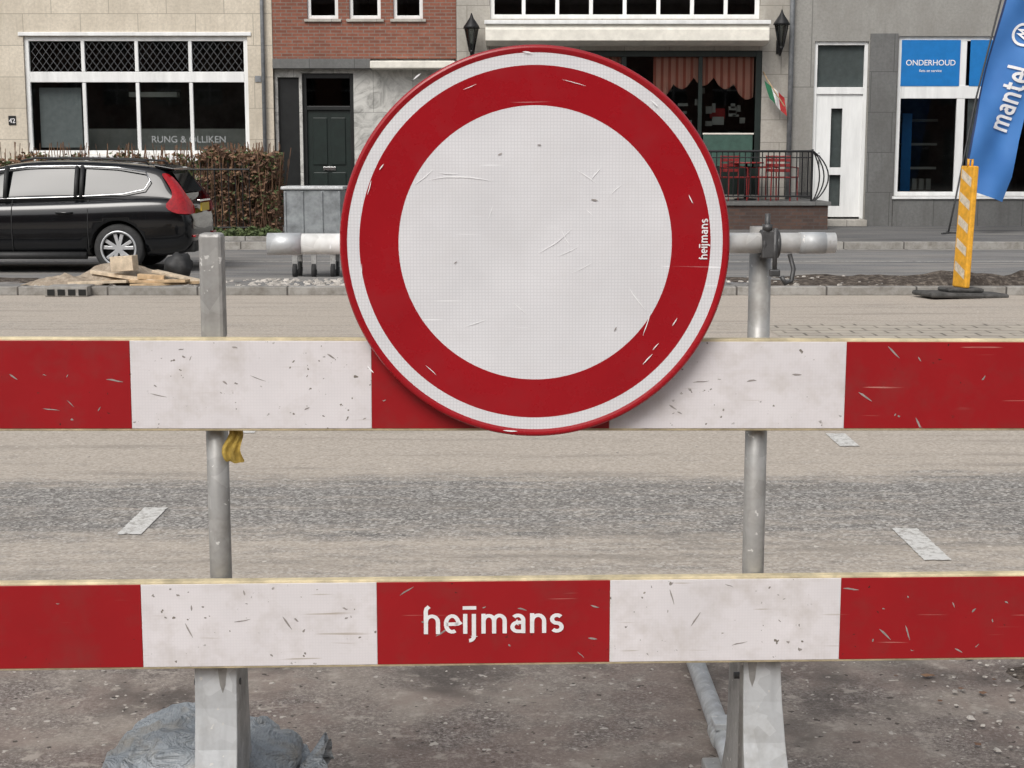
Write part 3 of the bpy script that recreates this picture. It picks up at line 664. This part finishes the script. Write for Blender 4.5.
def lantern(nm,x,z):
    e=root(nm,(x,FY,z))
    v=[];f=[]
    for r,h in ((.05,-.30),(.13,.12)):
        for k in range(6): a=R(60*k); v.append((x+r*math.cos(a),FY-.35+r*math.sin(a),z+h))
    f=[(k,(k+1)%6,6+(k+1)%6,6+k) for k in range(6)]
    mesh('lamp_glass',v,f,'glassd',e)
    tubes('lamp_cage',[(v[k],v[6+k],.012) for k in range(6)],'iron',e)
    tube('lamp_cap',[(x,FY-.35,z+.12),(x,FY-.35,z+.17),(x,FY-.35,z+.30),(x,FY-.35,z+.34),(x,FY-.35,z+.42)],.1,'iron',e,12,rs=[.17,.15,.06,.035,.01])
    tube('lamp_base',[(x,FY-.35,z-.30),(x,FY-.35,z-.34),(x,FY-.35,z-.42)],.05,'iron',e,12,rs=[.06,.04,.015])
    tube('lamp_arm',[(x,FY-.35,z-.36),(x,FY-.25,z-.46),(x,FY-.1,z-.42),(x,FY-.01,z-.3)],.018,'iron',e)
    box('lamp_bracket',x-.04,x+.04,FY-.02,FY-.002,z-.42,z-.15,'iron',e)
lantern('wall_lantern',-.80,3.90); lantern('wall_lantern.001',5.33,3.97)
e=root('hanging_flag',(5.1,FY,3)); tube('flag_pole',[(5.04,FY-.02,3.2),(5.10,FY-.25,3.02),(5.4,FY-.5,2.5)],.012,'wood',e,8)
v=[];f=[];idx=[]
for j in range(7):
    for i in range(7):
        t=j/6;u=i/6; v.append((5.02+.12*t+u*.42-.08*t*u,FY-.3+.05*math.sin(u*8+t*3),3.02-.45*u*.5-t*.36-.12*u))
for j in range(6):
    for i in range(6): a=j*7+i; f.append((a,a+1,a+8,a+7)); idx.append(i//2)
mesh('flag_cloth',v,f,['flag_g','flag_w','flag_r'],e,True,idx=idx)
e=root('terrace_railing',(4.5,29.95,.66)); L=[]
y=29.95
L+=[((1.3,y,1.62),(5.78,y,1.62),.026),((1.3,y,.76),(5.78,y,.76),.018),((1.3,y,1.50),(5.78,y,1.50),.013)]
x=1.3
while x<5.75: L.append(((x,y,.76),(x,y,1.62),.011)); x+=.11
for x in (1.3,3.6,5.78): L.append(((x,y,.662),(x,y,1.66),.022))
cur=[(5.80+.28*math.sin(math.pi*t/10)**.8+.04*t/10,y,1.62-.95*t/10) for t in range(11)]
for k in range(3):
    pr=[(5.78+(p[0]-5.78)*(1-.27*k),y+.001*k,p[2]) for p in cur]; L+=[(pr[i],pr[i+1],.014) for i in range(10)]
for yy in [y+.12*k for k in range(1,12)]: L.append(((5.78,yy,.7),(5.78,yy,1.62),.008))
L.append(((5.78,y,1.62),(5.78,31.4,1.62),.02)); tubes('bars',L,'iron',e,6)
def chair(nm,x,y,ang,mat='red'):
    e=root(nm,(x,y,.66)); b=.66; L=[]
    for sx in (-.2,.2):
        for sy in (-.2,.2): L.append(((x+sx,y+sy,b),(x+sx*.95,y+sy*.95,b+(.88 if sy>0 else .45)),.014))
    L+=[((x-.19,y+.19,b+.86),(x+.19,y+.19,b+.86),.014),((x-.2,y-.2,b+.64),(x-.2,y+.2,b+.66),.013),((x+.2,y-.2,b+.64),(x+.2,y+.2,b+.66),.013),((x-.2,y-.2,b+.45),(x-.2,y-.2,b+.64),.013),((x+.2,y-.2,b+.45),(x+.2,y-.2,b+.64),.013)]
    tubes('frame',L,mat,e,8); box('seat',x-.21,x+.21,y-.21,y+.21,b+.44,b+.47,mat,e,.01)
    boxes('backrest',[(x-.18,x+.18,y+.175,y+.19,b+.56+.1*k,b+.62+.1*k) for k in range(3)],mat,e,.005)
    e.rotation_euler=(0,0,ang)
for k,(x,yy,a) in enumerate([(4.35,30.5,.3),(4.95,30.7,-1.2),(5.35,30.5,2.6),(3.7,30.6,.2)]): chair('terrace_chair' if k==0 else 'terrace_chair.%03d'%k,x,yy,a)
e=root('cafe_table',(4.65,30.9,.66)); tube('leg',[(4.65,30.9,.66),(4.65,30.9,1.38)],.03,'iron',e); tube('top',[(4.65,30.9,1.38),(4.65,30.9,1.41)],.35,'red',e,32); tube('foot',[(4.65,30.9,.66),(4.65,30.9,.69)],.22,'iron',e,24)
# --- D: shop
D=root('shop_building',(8.5,FY,0)); dx0,dx1=5.63,20
opsD=[(6.07,7.15,.26,3.80),(7.75,10.9,.72,3.90),(11.6,14.8,.72,3.9)]+[(x,x+1.5,5.4,7.4) for x in (6.3,8.6,11.2,14.,17)]
facade('wall',dx0,dx1,0,H,opsD,'concrete',D)
boxes('pilasters',[(7.17,7.72,FY-.06,FY-.003,0,3.95),(10.93,11.55,FY-.06,FY-.003,0,3.95)],'plinth',D,.008)
boxes('plinth',[(7.725,10.925,FY-.08,FY-.003,0,.66),(5.64,6.05,FY-.05,FY-.003,0,.8)],'plinth',D,.01)
boxes('door_frame',[(6.07,6.14,FY+.05,FY+.15,.26,3.80),(7.08,7.15,FY+.05,FY+.15,.26,3.80),(6.14,7.08,FY+.05,FY+.15,3.73,3.80),(6.14,7.08,FY+.05,FY+.15,2.76,2.90)],'white',D,.008)
mesh('transom_glass',[(6.14,FY+.11,2.9),(7.08,FY+.11,2.9),(7.08,FY+.11,3.73),(6.14,FY+.11,3.73)],[(0,1,2,3)],'glassd',D); room('hall_room',6.0,7.2,2.75,3.9,D,'roomw',2)
box('transom_blind',6.1,7.1,FY+.16,FY+.17,2.85,3.8,'curtain',D)
facade('door_leaf',6.14,7.08,.30,2.76,[(6.45,6.68,1.30,2.48),(6.45,6.68,.52,1.15)],'white',D,y=FY+.09,depth=.05)
mesh('door_glass',[(6.42,FY+.125,.5),(6.70,FY+.125,.5),(6.70,FY+.125,2.5),(6.42,FY+.125,2.5)],[(0,1,2,3)],'glassd',D); box('door_backing',6.3,6.9,FY+.2,FY+.22,.4,2.6,'curtain',D)
tube('door_handle',[(6.22,FY+.05,1.35),(6.22,FY+.05,1.6)],.014,'chrome',D,8)
box('door_step',6.0,7.16,FY-.3,FY+.05,.122,.255,'stoneC',D,.01)
window('shop_window',7.75,10.9,.72,3.90,[.415,.70],[.655],D,fr=.09,bar=.16)
boxes('blue_panel',[(7.82,9.0,FY+.045,FY+.062,2.92,3.83),(9.2,9.88,FY+.045,FY+.062,2.92,3.83)],'blue',D,.004)
text('panel_lettering','ONDERHOUD',.155,(8.41,FY+.038,3.33),'letter',D); text('panel_lettering_b','fiets en service',.075,(8.41,FY+.038,3.2),'letter',D)
box('window_curtain',9.24,10.0,FY+.2,FY+.22,.8,2.7,'curtain',D); box('window_graphic',8.1,8.3,FY+.9,FY+.92,.8,2.4,'blue',D)  # blue strip behind the glass, put in as the pane's blue reflection
boxes('shop_shelves',[(8.3,9.0,FY+1.5,FY+1.8,.75+.5*k,.80+.5*k) for k in range(4)]+[(8.35+.15*k,8.45+.15*k,FY+1.5,FY+1.7,.82,1.05) for k in range(4)],'roomw',D)
box('window_ledge',7.70,10.92,FY-.12,FY+.055,.665,.715,'white',D,.008)
window('shop_window_b',11.6,14.8,.72,3.9,[.33,.66],[.7],D)
for k,x in enumerate((6.3,8.6,11.2,14.,17)): window('up_window_%d'%k,x,x+1.5,5.4,7.4,[.5],[.65],D)
shell(dx0,dx1,H,D,'concrete')
# --- row of houses on the near side of the street (behind the viewer; seen as reflections)
NY=-21
E=root('terraced_houses',(0,NY,0))
ops=[]
for k in range(16):
    x=-40+5*k; ops+=[(x+.6,x+2.6,.9,2.9),(x+3.3,x+4.3,.1,2.9),(x+.8,x+2.2,4.2,5.8),(x+3.0,x+4.4,4.2,5.8),(x+.8,x+2.2,7,8.4),(x+3.0,x+4.4,7,8.4)]
facade('wall',-40,40,0,9.5,ops,'brick',E,y=NY,depth=-.25)
boxes('window_frames',[(a,b,NY-.16,NY-.1,(c+d)/2-.04,(c+d)/2+.04) for a,b,c,d in ops]+[((a+b)/2-.04,(a+b)/2+.04,NY-.17,NY-.165,c,d) for a,b,c,d in ops],'white',E)
box('window_panes',-39.9,39.9,NY-.24,NY-.2,.05,9.3,'black',E)
boxes('body',[(-40,40,NY-9,NY-.27,0,9.5)],'dbrick',E)
prism('roof',[(NY+.2,9.505),(NY-9.2,9.505),(NY-4.5,11.8)],'x',-40.1,40.1,'roof',E)
# ================================================================ HEDGE, FENCE, GRASS
def leaves(name,boxesl,dens,size,mats,seed=1):
    rnd=random.Random(seed); v=[];f=[];idx=[]
    for (x0,x1,y0,y1,z0,z1) in boxesl:
        n=int((x1-x0)*(y1-y0)*(z1-z0)*dens)
        for _ in range(n):
            x=rnd.uniform(x0,x1); y=rnd.uniform(y0,y1); t=rnd.random()**.7; top=z1+.22*mn.noise(Vector((x*2.2,y*2,seed)))+.1*mn.noise(Vector((x*8,y*8,seed)))
            z=z0+(top-z0)*t
            if mn.noise(Vector((x*3.5,y*3.5,z*3.5)))<-.22: continue
            c=Vector((x,y,z)); a=Vector((rnd.gauss(0,1),rnd.gauss(0,1),rnd.gauss(0,1))).normalized(); b=a.orthogonal().normalized(); s=rnd.uniform(*size)
            k=len(v); v+=[c-a*s,c+b*s*.55,c+a*s,c-b*s*.55]; f.append((k,k+1,k+2,k+3)); idx.append(rnd.randrange(len(mats)))
    me=bpy.data.meshes.new(name); me.from_pydata([tuple(p) for p in v],[],f)
    for m in mats: me.materials.append(M[m])
    me.polygons.foreach_set('material_index',idx); o=bpy.data.objects.new(name,me); S.collection.objects.link(o); return o
def twigs(name,bx,n,parent,seed):
    rnd=random.Random(seed); x0,x1,y0,y1,z0,z1=bx; L=[]
    for _ in range(n):
        x=rnd.uniform(x0,x1); y=rnd.uniform(y0,y1); L.append(((x,y,.12),(x+rnd.uniform(-.25,.25),y+rnd.uniform(-.2,.2),z1*rnd.uniform(.8,1.12)),rnd.uniform(.004,.010)))
    return tubes(name,L,'leafb',parent,4)
h=leaves('hedge',[(-5.55,-4.15,27.3,28.3,.15,1.60)],6500,(.025,.055),['leafb','leafb','leafb','leafg'],3); twigs('hedge_twigs',(-5.5,-4.2,27.3,28.3,.1,1.6),260,h,5)
h=leaves('hedge.001',[(-13,-5.55,28.2,28.9,.15,1.52)],2600,(.025,.055),['leafb','leafb','leafg'],8); twigs('hedge_twigs_b',(-13,-5.6,28.2,28.9,.1,1.6),500,h,6)
e=root('garden_fence',(-5,26.9,0)); L=[((-6.0,26.95,1.30),(-4.55,26.95,1.30),.018),((-6.0,26.95,.3),(-4.55,26.95,.3),.014)]
L+=[((-6+.12*k,26.95,.12),(-6+.12*k,26.95,1.42),.009) for k in range(13)]; tubes('bars',L,'iron',e,6)
leaves('grass',[(-5.4,-4.0,26.2,26.9,.12,.28)],16000,(.02,.05),['leafg'],4)
box('garden_edging',-5.6,-3.9,26.05,26.15,.0,.19,'kerb',None,.01)
# ================================================================ CAR
def car():
    RX=-4.22; YC=21.23; e=root('parked_car',(RX-2.3,YC,0))
    def loft(name,secs,mats,fn=None,sub=2):
        v=[];f=[];idx=[]; m=len(secs[0][1])
        ring=2*m-2
        for s,pts in secs:
            full=pts+[(-w,z) for w,z in pts[-2:0:-1]]
            for w,z in full: v.append((RX-s,YC+w,z))
        for i in range(len(secs)-1):
            for k in range(ring):
                f.append((i*ring+k,i*ring+(k+1)%ring,(i+1)*ring+(k+1)%ring,(i+1)*ring+k)); idx.append(fn(i,k,ring) if fn else 0)
        f.append(tuple(range(ring))); idx.append(fn(0,-1,ring) if fn else 0); f.append(tuple((len(secs)-1)*ring+k for k in range(ring))); idx.append(0)
        return mesh(name,v,f,mats,e,True,idx=idx,sub=sub)
    low=[(0,.40,.66,.66),(.02,.33,.76,.78),(.10,.27,.92,.86),(.22,.22,1.0,.90),(.6,.2,1.01,.925),(1.0,.2,.995,.93),(1.6,.19,.97,.93),(2.3,.19,.95,.93),(3.0,.19,.935,.93),(3.5,.2,.93,.925),(3.8,.2,.90,.915),(4.1,.2,.85,.90),(4.4,.22,.77,.85),(4.57,.27,.67,.75),(4.63,.36,.60,.62)]
    secs=[]
    for s,zb,zt,w in low:
        h=zt-zb; secs.append((s,[(0,zb),(.75*w,zb),(.955*w,zb+.06*h/.7),(.985*w,zb+.38*h),(1.0*w,zb+.62*h),(.985*w,zb+.84*h),(.93*w,zb+.97*h),(.80*w,zt),(0,zt+.012)]))
    body=loft('body',secs,['paint_car'])
    for k,s in enumerate((.965,3.74)):
        bpy.ops.mesh.primitive_cylinder_add(vertices=48,radius=.365,depth=2.4,location=(RX-s,YC,.335),rotation=(R(90),0,0)); c=bpy.context.object
        q=body.modifiers.new('arch%d'%k,'BOOLEAN'); q.object=c; q.operation='DIFFERENCE'; q.solver='EXACT'
        bpy.context.view_layer.update(); dg=bpy.context.evaluated_depsgraph_get()
        me=bpy.data.meshes.new_from_object(body.evaluated_get(dg)); body.modifiers.clear(); body.data=me
        bpy.data.objects.remove(c)
    cab=[(.13,1.00,.80,.76),(.20,1.12,.80,.70),(.32,1.30,.80,.635),(.42,1.385,.80,.615),(.7,1.425,.80,.61),(1.1,1.458,.81,.615),(1.6,1.478,.81,.62),(2.1,1.472,.81,.61),(2.5,1.43,.81,.60),(2.8,1.34,.81,.60),(3.2,1.15,.81,.64),(3.55,.98,.80,.70),(3.68,.93,.78,.72)]
    secs=[]
    for s,zr,wb,wr in cab:
        zb=.9; z2=zr-.055; secs.append((s,[(0,zb),(wb,zb),(wb+.01,min(.97,z2)),(wr+(wb-wr)*.5+.015,(max(.97,z2)+.97)/2-.0 if z2>.97 else z2+.01),(wr+.02,z2+.012),(wr-.05,zr),(.3,zr+.008),(0,zr+.012)]))
    def fn(i,k,ring):
        if k in (4,5,6,7,8,9) and 2<=i<8: return 1
        return 0
    loft('cabin',secs,['cglass','paint_car'],fn)
    for sd in (-1,1):
        def P(s,w,z): return (RX-s,YC+sd*w,z)
        tube('window_trim_%d'%sd,[P(.62,.70,1.33),P(1.0,.675,1.385),P(1.6,.675,1.408),P(2.2,.665,1.395),P(2.6,.665,1.345),P(2.95,.705,1.22),P(3.35,.775,1.04)],.010,'chrome',e,8)
        tube('belt_trim_%d'%sd,[P(.62,.70,1.33),P(.55,.75,1.22),P(.62,.80,1.10),P(.9,.832,1.04),P(1.6,.838,1.005),P(2.3,.838,.985),P(3.3,.83,.965)],.008,'chrome',e,8)
        for s in (1.45,1.52,2.45): tube('pillar_%d_%d'%(int(s*100),sd),[P(s,.835,.99),P(s-.0,.77,1.2),P(s,.69,1.40)],.03,'plastic',e,8)
        tube('roof_rail_%d'%sd,[P(.6,.57,1.42),P(.65,.58,1.47),P(1.2,.585,1.50),P(2.1,.58,1.51),P(2.3,.57,1.47)],.014,'plastic',e,8)
        tube('sill_%d'%sd,[P(1.38,.90,.24),P(3.3,.90,.24)],.05,'plastic',e,10)
        for s in (1.35,2.35,3.35): tube('door_seam_%d_%d'%(int(s*100),sd),[P(s,.838,.97),P(s,.917,.83),P(s,.931,.62),P(s,.921,.4),P(s,.905,.28)],.0045,'rubber',e,6)
        for s in (1.55,2.55): tube('door_handle_%d_%d'%(int(s*100),sd),[P(s,.925,.80),P(s+.03,.95,.80),P(s+.18,.95,.80),P(s+.21,.925,.80)],.014,'paint_car',e,8)
        tube('mirror_%d'%sd,[P(3.1,.86,1.0),P(3.08,.97,1.05),P(3.1,1.08,1.05)],.06,'paint_car',e,12,rs=[.02,.08,.05])
        rows=[(1.31,(.44,.665),(.39,.65),(.35,.56)),(1.20,(.34,.735),(.26,.71),(.22,.62)),(1.08,(.26,.80),(.17,.785),(.13,.68)),(.99,(.24,.87),(.12,.85),(.07,.68)),(.92,(.34,.925),(.06,.865),(.02,.64)),(.84,(.31,.94),(.03,.855),(0,.62)),(.78,(.18,.93),(.02,.82),(-.01,.64))]
        v=[];f=[]
        for z,*ps in rows:
            for s,w in ps: v.append(P(s-.008,w+.012,z))
        for i in range(len(rows)-1):
            for k in range(2): a=3*i+k; f.append((a,a+1,a+4,a+3))
        mesh('tail_light_%d'%sd,v,f,'tail',e,True,sub=1)
        for s in (.965,3.74):
            X=RX-s; yo=YC+sd*.90; prof=[(.20,0),(.235,.004),(.30,.0),(.322,-.02),(.327,-.06),(.327,-.16),(.32,-.20),(.28,-.215),(.2,-.21)]
            v=[];f=[];n=48
            for r,d in prof:
                for k in range(n): a=2*math.pi*k/n; v.append((X+r*math.cos(a),yo+sd*d,.327+r*math.sin(a)))
            for i in range(len(prof)-1):
                for k in range(n): f.append((i*n+k,i*n+(k+1)%n,(i+1)*n+(k+1)%n,(i+1)*n+k))
            mesh('tyre_%d_%d'%(int(s*10),sd),v,f,'rubber',e,True)
            tube('rim_ring_%d_%d'%(int(s*10),sd),[(X+.226*math.cos(a),yo-sd*.006,.327+.226*math.sin(a)) for a in [i*math.pi/24 for i in range(49)]],.016,'alloy',e,8,cap=False)
            tube('hub_%d_%d'%(int(s*10),sd),[(X,yo-sd*.06,.327),(X,yo-sd*.015,.327)],.055,'alloy',e,16)
            tube('brake_disc_%d_%d'%(int(s*10),sd),[(X,yo-sd*.16,.327),(X,yo-sd*.10,.327)],.205,'plastic',e,32)
            v=[];f=[]
            for q in range(5):
                for off in (-.16,.16):
                    a=2*math.pi*q/5+.3; c0=Vector((math.cos(a+off*.9),math.sin(a+off*.9))); c1=Vector((math.cos(a+off*1.5),math.sin(a+off*1.5))); pp=Vector((-c1.y,c1.x)); k=len(v)
                    for (cc,r,wd,dd) in ((c0,.035,.020,.018),(c1,.218,.024,.012)):
                        for sg in (1,-1):
                            for dep in (dd,dd+.03): v.append((X+cc.x*r+pp.x*wd*sg,yo-sd*dep,.327+cc.y*r+pp.y*wd*sg))
                    f+=[tuple(i+k for i in t) for t in ((0,1,5,4),(2,3,7,6),(0,2,6,4),(1,3,7,5),(0,1,3,2),(4,5,7,6))]
            mesh('spokes_%d_%d'%(int(s*10),sd),v,f,'alloy',e,bevel=.004)
            v=[];f=[]
            for i in range(17):
                a=math.pi*i/16; v+=[(X+.362*math.cos(a),yo+sd*.0,.335+.362*math.sin(a)),(X+.362*math.cos(a),yo-sd*.42,.335+.362*math.sin(a))]
            f=[(2*i,2*i+1,2*i+3,2*i+2) for i in range(16)]
            mesh('arch_liner_%d_%d'%(int(s*10),sd),v,f,'rubber',e)
            box('axle_block_%d_%d'%(int(s*10),sd),X-.36,X+.36,min(yo-sd*.43,yo-sd*.45),max(yo-sd*.43,yo-sd*.45),.2,.69,'rubber',e)
    prism('spoiler',[(RX-.55,1.425),(RX-.28,1.375),(RX-.26,1.35),(RX-.5,1.37)],'y',YC-.58,YC+.58,'paint_car',e,.008)
    box('bumper_lower',RX-.25,RX+.015,YC-.70,YC+.70,.27,.42,'plastic',e,.03)
    box('number_plate',RX+.0,RX+.022,YC-.26,YC+.26,.80,.91,'plate',e,.004)
    box('plate_lamp_bar',RX-.02,RX+.02,YC-.35,YC+.35,.93,.955,'chrome',e,.004)
    mesh('rear_window',[(RX-.13,YC-.56,1.06),(RX-.13,YC+.56,1.06),(RX-.315,YC+.5,1.34),(RX-.315,YC-.5,1.34)],[(0,1,2,3)],'cglass',e)
    for sd in (-.62,.62): box('rear_reflector_%d'%int(sd*10),RX-.02,RX+.02,YC+sd-.1,YC+sd+.1,.47,.50,'tail',e,.004)
car()
# ================================================================ SITE CART behind the barrier
e=root('site_cart',(-2.5,19.5,0)); y=19.4
boxes('bin',[(-2.86,-2.14,y,y+.6,.50,1.12)],'tarp',e,.02)
boxes('bin_ribs',[(x-.012,x+.012,y-.018,y-.002,.52,1.10) for x in (-2.84,-2.62,-2.38,-2.16)],'tarp',e,.004)
boxes('bin_rim',[(-2.89,-2.11,y-.03,y+.63,1.122,1.16)],'galv_l',e,.008)
boxes('chassis',[(-2.80,-2.20,y,y+.6,.34,.40),(-2.85,-2.15,y-.02,y+.02,.41,.45)],'dsteel',e,.006)
tubes('struts',[((-2.78,y+.05,.40),(-2.78,y+.05,.5),.02),((-2.22,y+.05,.40),(-2.22,y+.05,.5),.02),((-2.78,y+.5,.40),(-2.78,y+.5,.5),.02),((-2.22,y+.5,.40),(-2.22,y+.5,.5),.02)],'dsteel',e)
for k,(x,yy) in enumerate([(-2.74,y+.06),(-2.5,y+.06),(-2.26,y+.06),(-2.74,y+.5),(-2.26,y+.5)]):
    tube('wheel_%d'%k,[(x-.025,yy,.10),(x+.025,yy,.10)],.095,'rubber',e,20); box('caster_%d'%k,x-.035,x+.035,yy-.02,yy+.02,.12,.345,'galv',e,.004)
# ================================================================ DEBRIS
def cone(nm,x,y,r,h,mat,z=.06):
    v=[];f=[];N=36;K=10
    for j in range(K+1):
        t=j/K
        for i in range(N):
            a=2*math.pi*i/N; rr=r*t*(1+.3*mn.noise(Vector((math.cos(a)*1.5,math.sin(a)*1.5,x)))); X=x+rr*math.cos(a)*1.3; Y=y+rr*math.sin(a)*.8
            v.append((X,Y,z+h*(1-t)**1.1*(1+.3*mn.noise(Vector((X*5,Y*5,0))))+.02*mn.noise(Vector((X*14,Y*14,1)))))
    for j in range(K):
        for i in range(N): a=j*N+i;b=j*N+(i+1)%N; f.append((a,b,b+N,a+N))
    mesh(nm,v,f,mat,smooth=True)
cone('sand_pile',-4.65,18.2,.55,.30,'sand'); cone('sand_pile.001',-5.2,17.9,.4,.14,'sand')
e=root('wood_offcuts',(-4.5,18,0))
def lath(nm,p0,p1,w,h,mat):
    p0=Vector(p0);p1=Vector(p1); d=(p1-p0); L=d.length; o=box(nm,0,L,-w/2,w/2,-h/2,h/2,mat,None,.004)
    q=d.to_track_quat('X','Z'); o.matrix_world=Matrix.Translation(p0)@q.to_matrix().to_4x4(); o.parent=e; o.matrix_parent_inverse=Matrix.Translation(-Vector(e.location))
    return o
lath('plank_1',(-4.75,17.8,.10),(-3.7,17.55,.13),.14,.03,'wood'); lath('plank_2',(-4.9,18.0,.20),(-3.95,17.6,.10),.10,.04,'wood2'); lath('plank_3',(-4.35,17.5,.08),(-3.6,17.7,.10),.09,.03,'wood')
lath('block_1',(-4.62,17.85,.30),(-4.35,17.8,.32),.16,.17,'wood2'); lath('block_2',(-4.3,17.7,.17),(-4.0,17.72,.15),.12,.06,'wood'); lath('plank_4',(-5.1,17.7,.09),(-4.4,17.6,.12),.07,.03,'wood2')
lath('plank_5',(-4.2,18.1,.2),(-3.5,17.8,.08),.12,.03,'wood2')
scatter('rubble.002',90,(-5.6,-3.3),(17.4,18.4),.06,(.015,.06),'rubble')
e=root('rubbish_bag',(-3.95,18.4,0))
bpy.ops.mesh.primitive_uv_sphere_add(segments=24,ring_count=16,radius=1,location=(0,0,0)); o=bpy.context.object; o.name='bag'
for q in o.data.vertices:
    p=q.co.copy(); k=1+.22*mn.fractal(p*1.8,1,2,4); q.co=(-4.0+.17*p.x*k,18.5+.15*p.y*k,.22+.17*p.z*k)
for p in o.data.polygons: p.use_smooth=True
o.data.materials.append(M['plastic']); par(o,e)
e=root('kerb_drain',(-4.9,17,0)); box('drain_body',-5.15,-4.68,16.93,17.26,.005,.115,'kerb',e,.008); boxes('drain_slots',[(-5.12+.115*k,-5.04+.115*k,16.922,16.935,.02,.085) for k in range(4)],'black',e)
# ================================================================ BEACON
e=root('traffic_beacon',(5.0,16.9,0)); bx,by=4.92,16.9
box('base',bx-.48,bx+.48,by-.22,by+.22,.006,.06,'baser',e,.025); box('base_hump',bx-.22,bx+.22,by-.13,by+.13,.062,.11,'baser',e,.03)
box('panel',bx-.032,bx+.032,by-.13,by+.13,.11,1.43,'orange',e,.015)
v=[];f=[]
for k in range(5):
    z=.2+.25*k
    for xs in (-.0335,.0335):
        kk=len(v); v+=[(bx+xs,by-.10,z),(bx+xs,by+.10,z+.10),(bx+xs,by+.10,z+.20),(bx+xs,by-.10,z+.10)]; f.append((kk,kk+1,kk+2,kk+3))
mesh('stripes',v,f,'stripe',e)
tube('top_grip',[(bx-.025,by,1.42),(bx-.025,by,1.5),(bx+.025,by,1.5),(bx+.025,by,1.42)],.015,'orange',e,8)
e.rotation_euler=(0,R(2.2),R(16))
# ================================================================ FEATHER FLAG
e=root('feather_flag',(8.02,28.3,.12)); FYY=28.3
rows=[((9.21,5.44),(9.58,5.46)),((8.99,5.06),(9.71,5.06)),((8.89,4.70),(9.68,4.70)),((8.81,4.34),(9.63,4.34)),((8.64,3.53),(9.52,3.55)),((8.42,2.54),(9.34,2.62)),((8.30,1.85),(9.20,1.8)),((8.24,1.37),(9.12,1.15)),((8.30,1.05),(9.02,.9)),((8.38,.90),(8.94,.70))]
def fy(x,z): return FYY-.02+.08*math.sin(x*5.5+z*1.3)+.04*math.sin(z*4-x*7)
v=[];f=[];idx=[];K=24
sub=[]
for i in range(len(rows)-1):
    for q in range(8):
        t=q/8; a=[rows[i][0][c]*(1-t)+rows[i+1][0][c]*t for c in (0,1)]; b=[rows[i][1][c]*(1-t)+rows[i+1][1][c]*t for c in (0,1)]; sub.append((a,b))
sub.append(rows[-1])
for a,b in sub:
    for k in range(K+1): t=k/K; x=a[0]*(1-t)+b[0]*t; z=a[1]*(1-t)+b[1]*t; v.append((x,fy(x,z),z))
for i in range(len(sub)-1):
    for k in range(K): q=i*(K+1)+k; f.append((q,q+1,q+K+2,q+K+1)); idx.append(1 if k==0 else 0)
mesh('flag_fabric',v,f,['fblue','navy'],e,True,idx=idx)
tube('flag_mast',[(8.02,28.42,.12),(8.13,28.42,.75),(8.23,28.42,1.37),(8.42,28.42,2.54),(8.63,28.42,3.53),(8.80,28.42,4.34),(8.98,28.42,5.06),(9.2,28.42,5.45),(9.58,28.42,5.48)],.018,'dsteel',e,8)
tubes('flag_foot',[((8.02,28.42,.14),(8.3,28.0,.14),.015),((8.02,28.42,.14),(7.8,28.05,.14),.015),((8.02,28.42,.14),(8.1,28.8,.14),.015)],'dsteel',e)
ang=R(73); ux,uz=math.cos(ang),math.sin(ang); s_=.255
def pl(x,y,l):
    X=8.99+ux*x*s_-uz*y*.29; Z=1.95+uz*x*s_+ux*y*.29; return (X,fy(X,Z)-.03-l,Z)
lettering('flag_lettering','mantel',pl,'letter',e,.2)
GL['o']=(1,[arc(.5,.5,.62,.62,0,360,24),[(.2,.2),(.45,.8),(.55,.45),(.7,.85),(.8,.3)]])
def pl2(x,y,l):
    X=9.17+ux*(x-.5)*.30-uz*(y-.5)*.30; Z=3.68+uz*(x-.5)*.30+ux*(y-.5)*.30; return (X,fy(X,Z)-.03-l,Z)
lettering('flag_logo','o',pl2,'letter',e,.15)
# ================================================================ WORLD, SUN, CAMERA
W=bpy.data.worlds.new('World'); S.world=W; W.use_nodes=True; nt=W.node_tree; bg=nt.nodes['Background']
sky=nt.nodes.new('ShaderNodeTexSky'); sky.sky_type='NISHITA'; sky.sun_disc=False; sky.sun_elevation=R(46); sky.sun_rotation=R(205); sky.dust_density=4; sky.air_density=1
hs=nt.nodes.new('ShaderNodeHueSaturation'); hs.inputs['Saturation'].default_value=.3; nt.links.new(sky.outputs[0],hs.inputs['Color']); nt.links.new(hs.outputs[0],bg.inputs[0]); bg.inputs[1].default_value=.15
sl=bpy.data.lights.new('sun','SUN'); sl.energy=1.5; sl.angle=R(28); sl.color=(1,.97,.93); so=bpy.data.objects.new('sun',sl); S.collection.objects.link(so)
az=R(205); el=R(46); d=Vector((math.sin(az)*math.cos(el),math.cos(az)*math.cos(el),math.sin(el)))
so.rotation_euler=(-d).to_track_quat('-Z','Y').to_euler(); so.location=(0,0,20)
cam=bpy.data.cameras.new('camera'); co=bpy.data.objects.new('camera',cam); S.collection.objects.link(co); S.camera=co
co.location=(0,0,1.55); co.rotation_euler=(R(90-8.46),0,0); cam.sensor_width=36; cam.lens=54.14; cam.clip_end=1000; cam.clip_start=.05
S.view_settings.view_transform='Standard'; S.view_settings.look='None'; S.view_settings.exposure=0
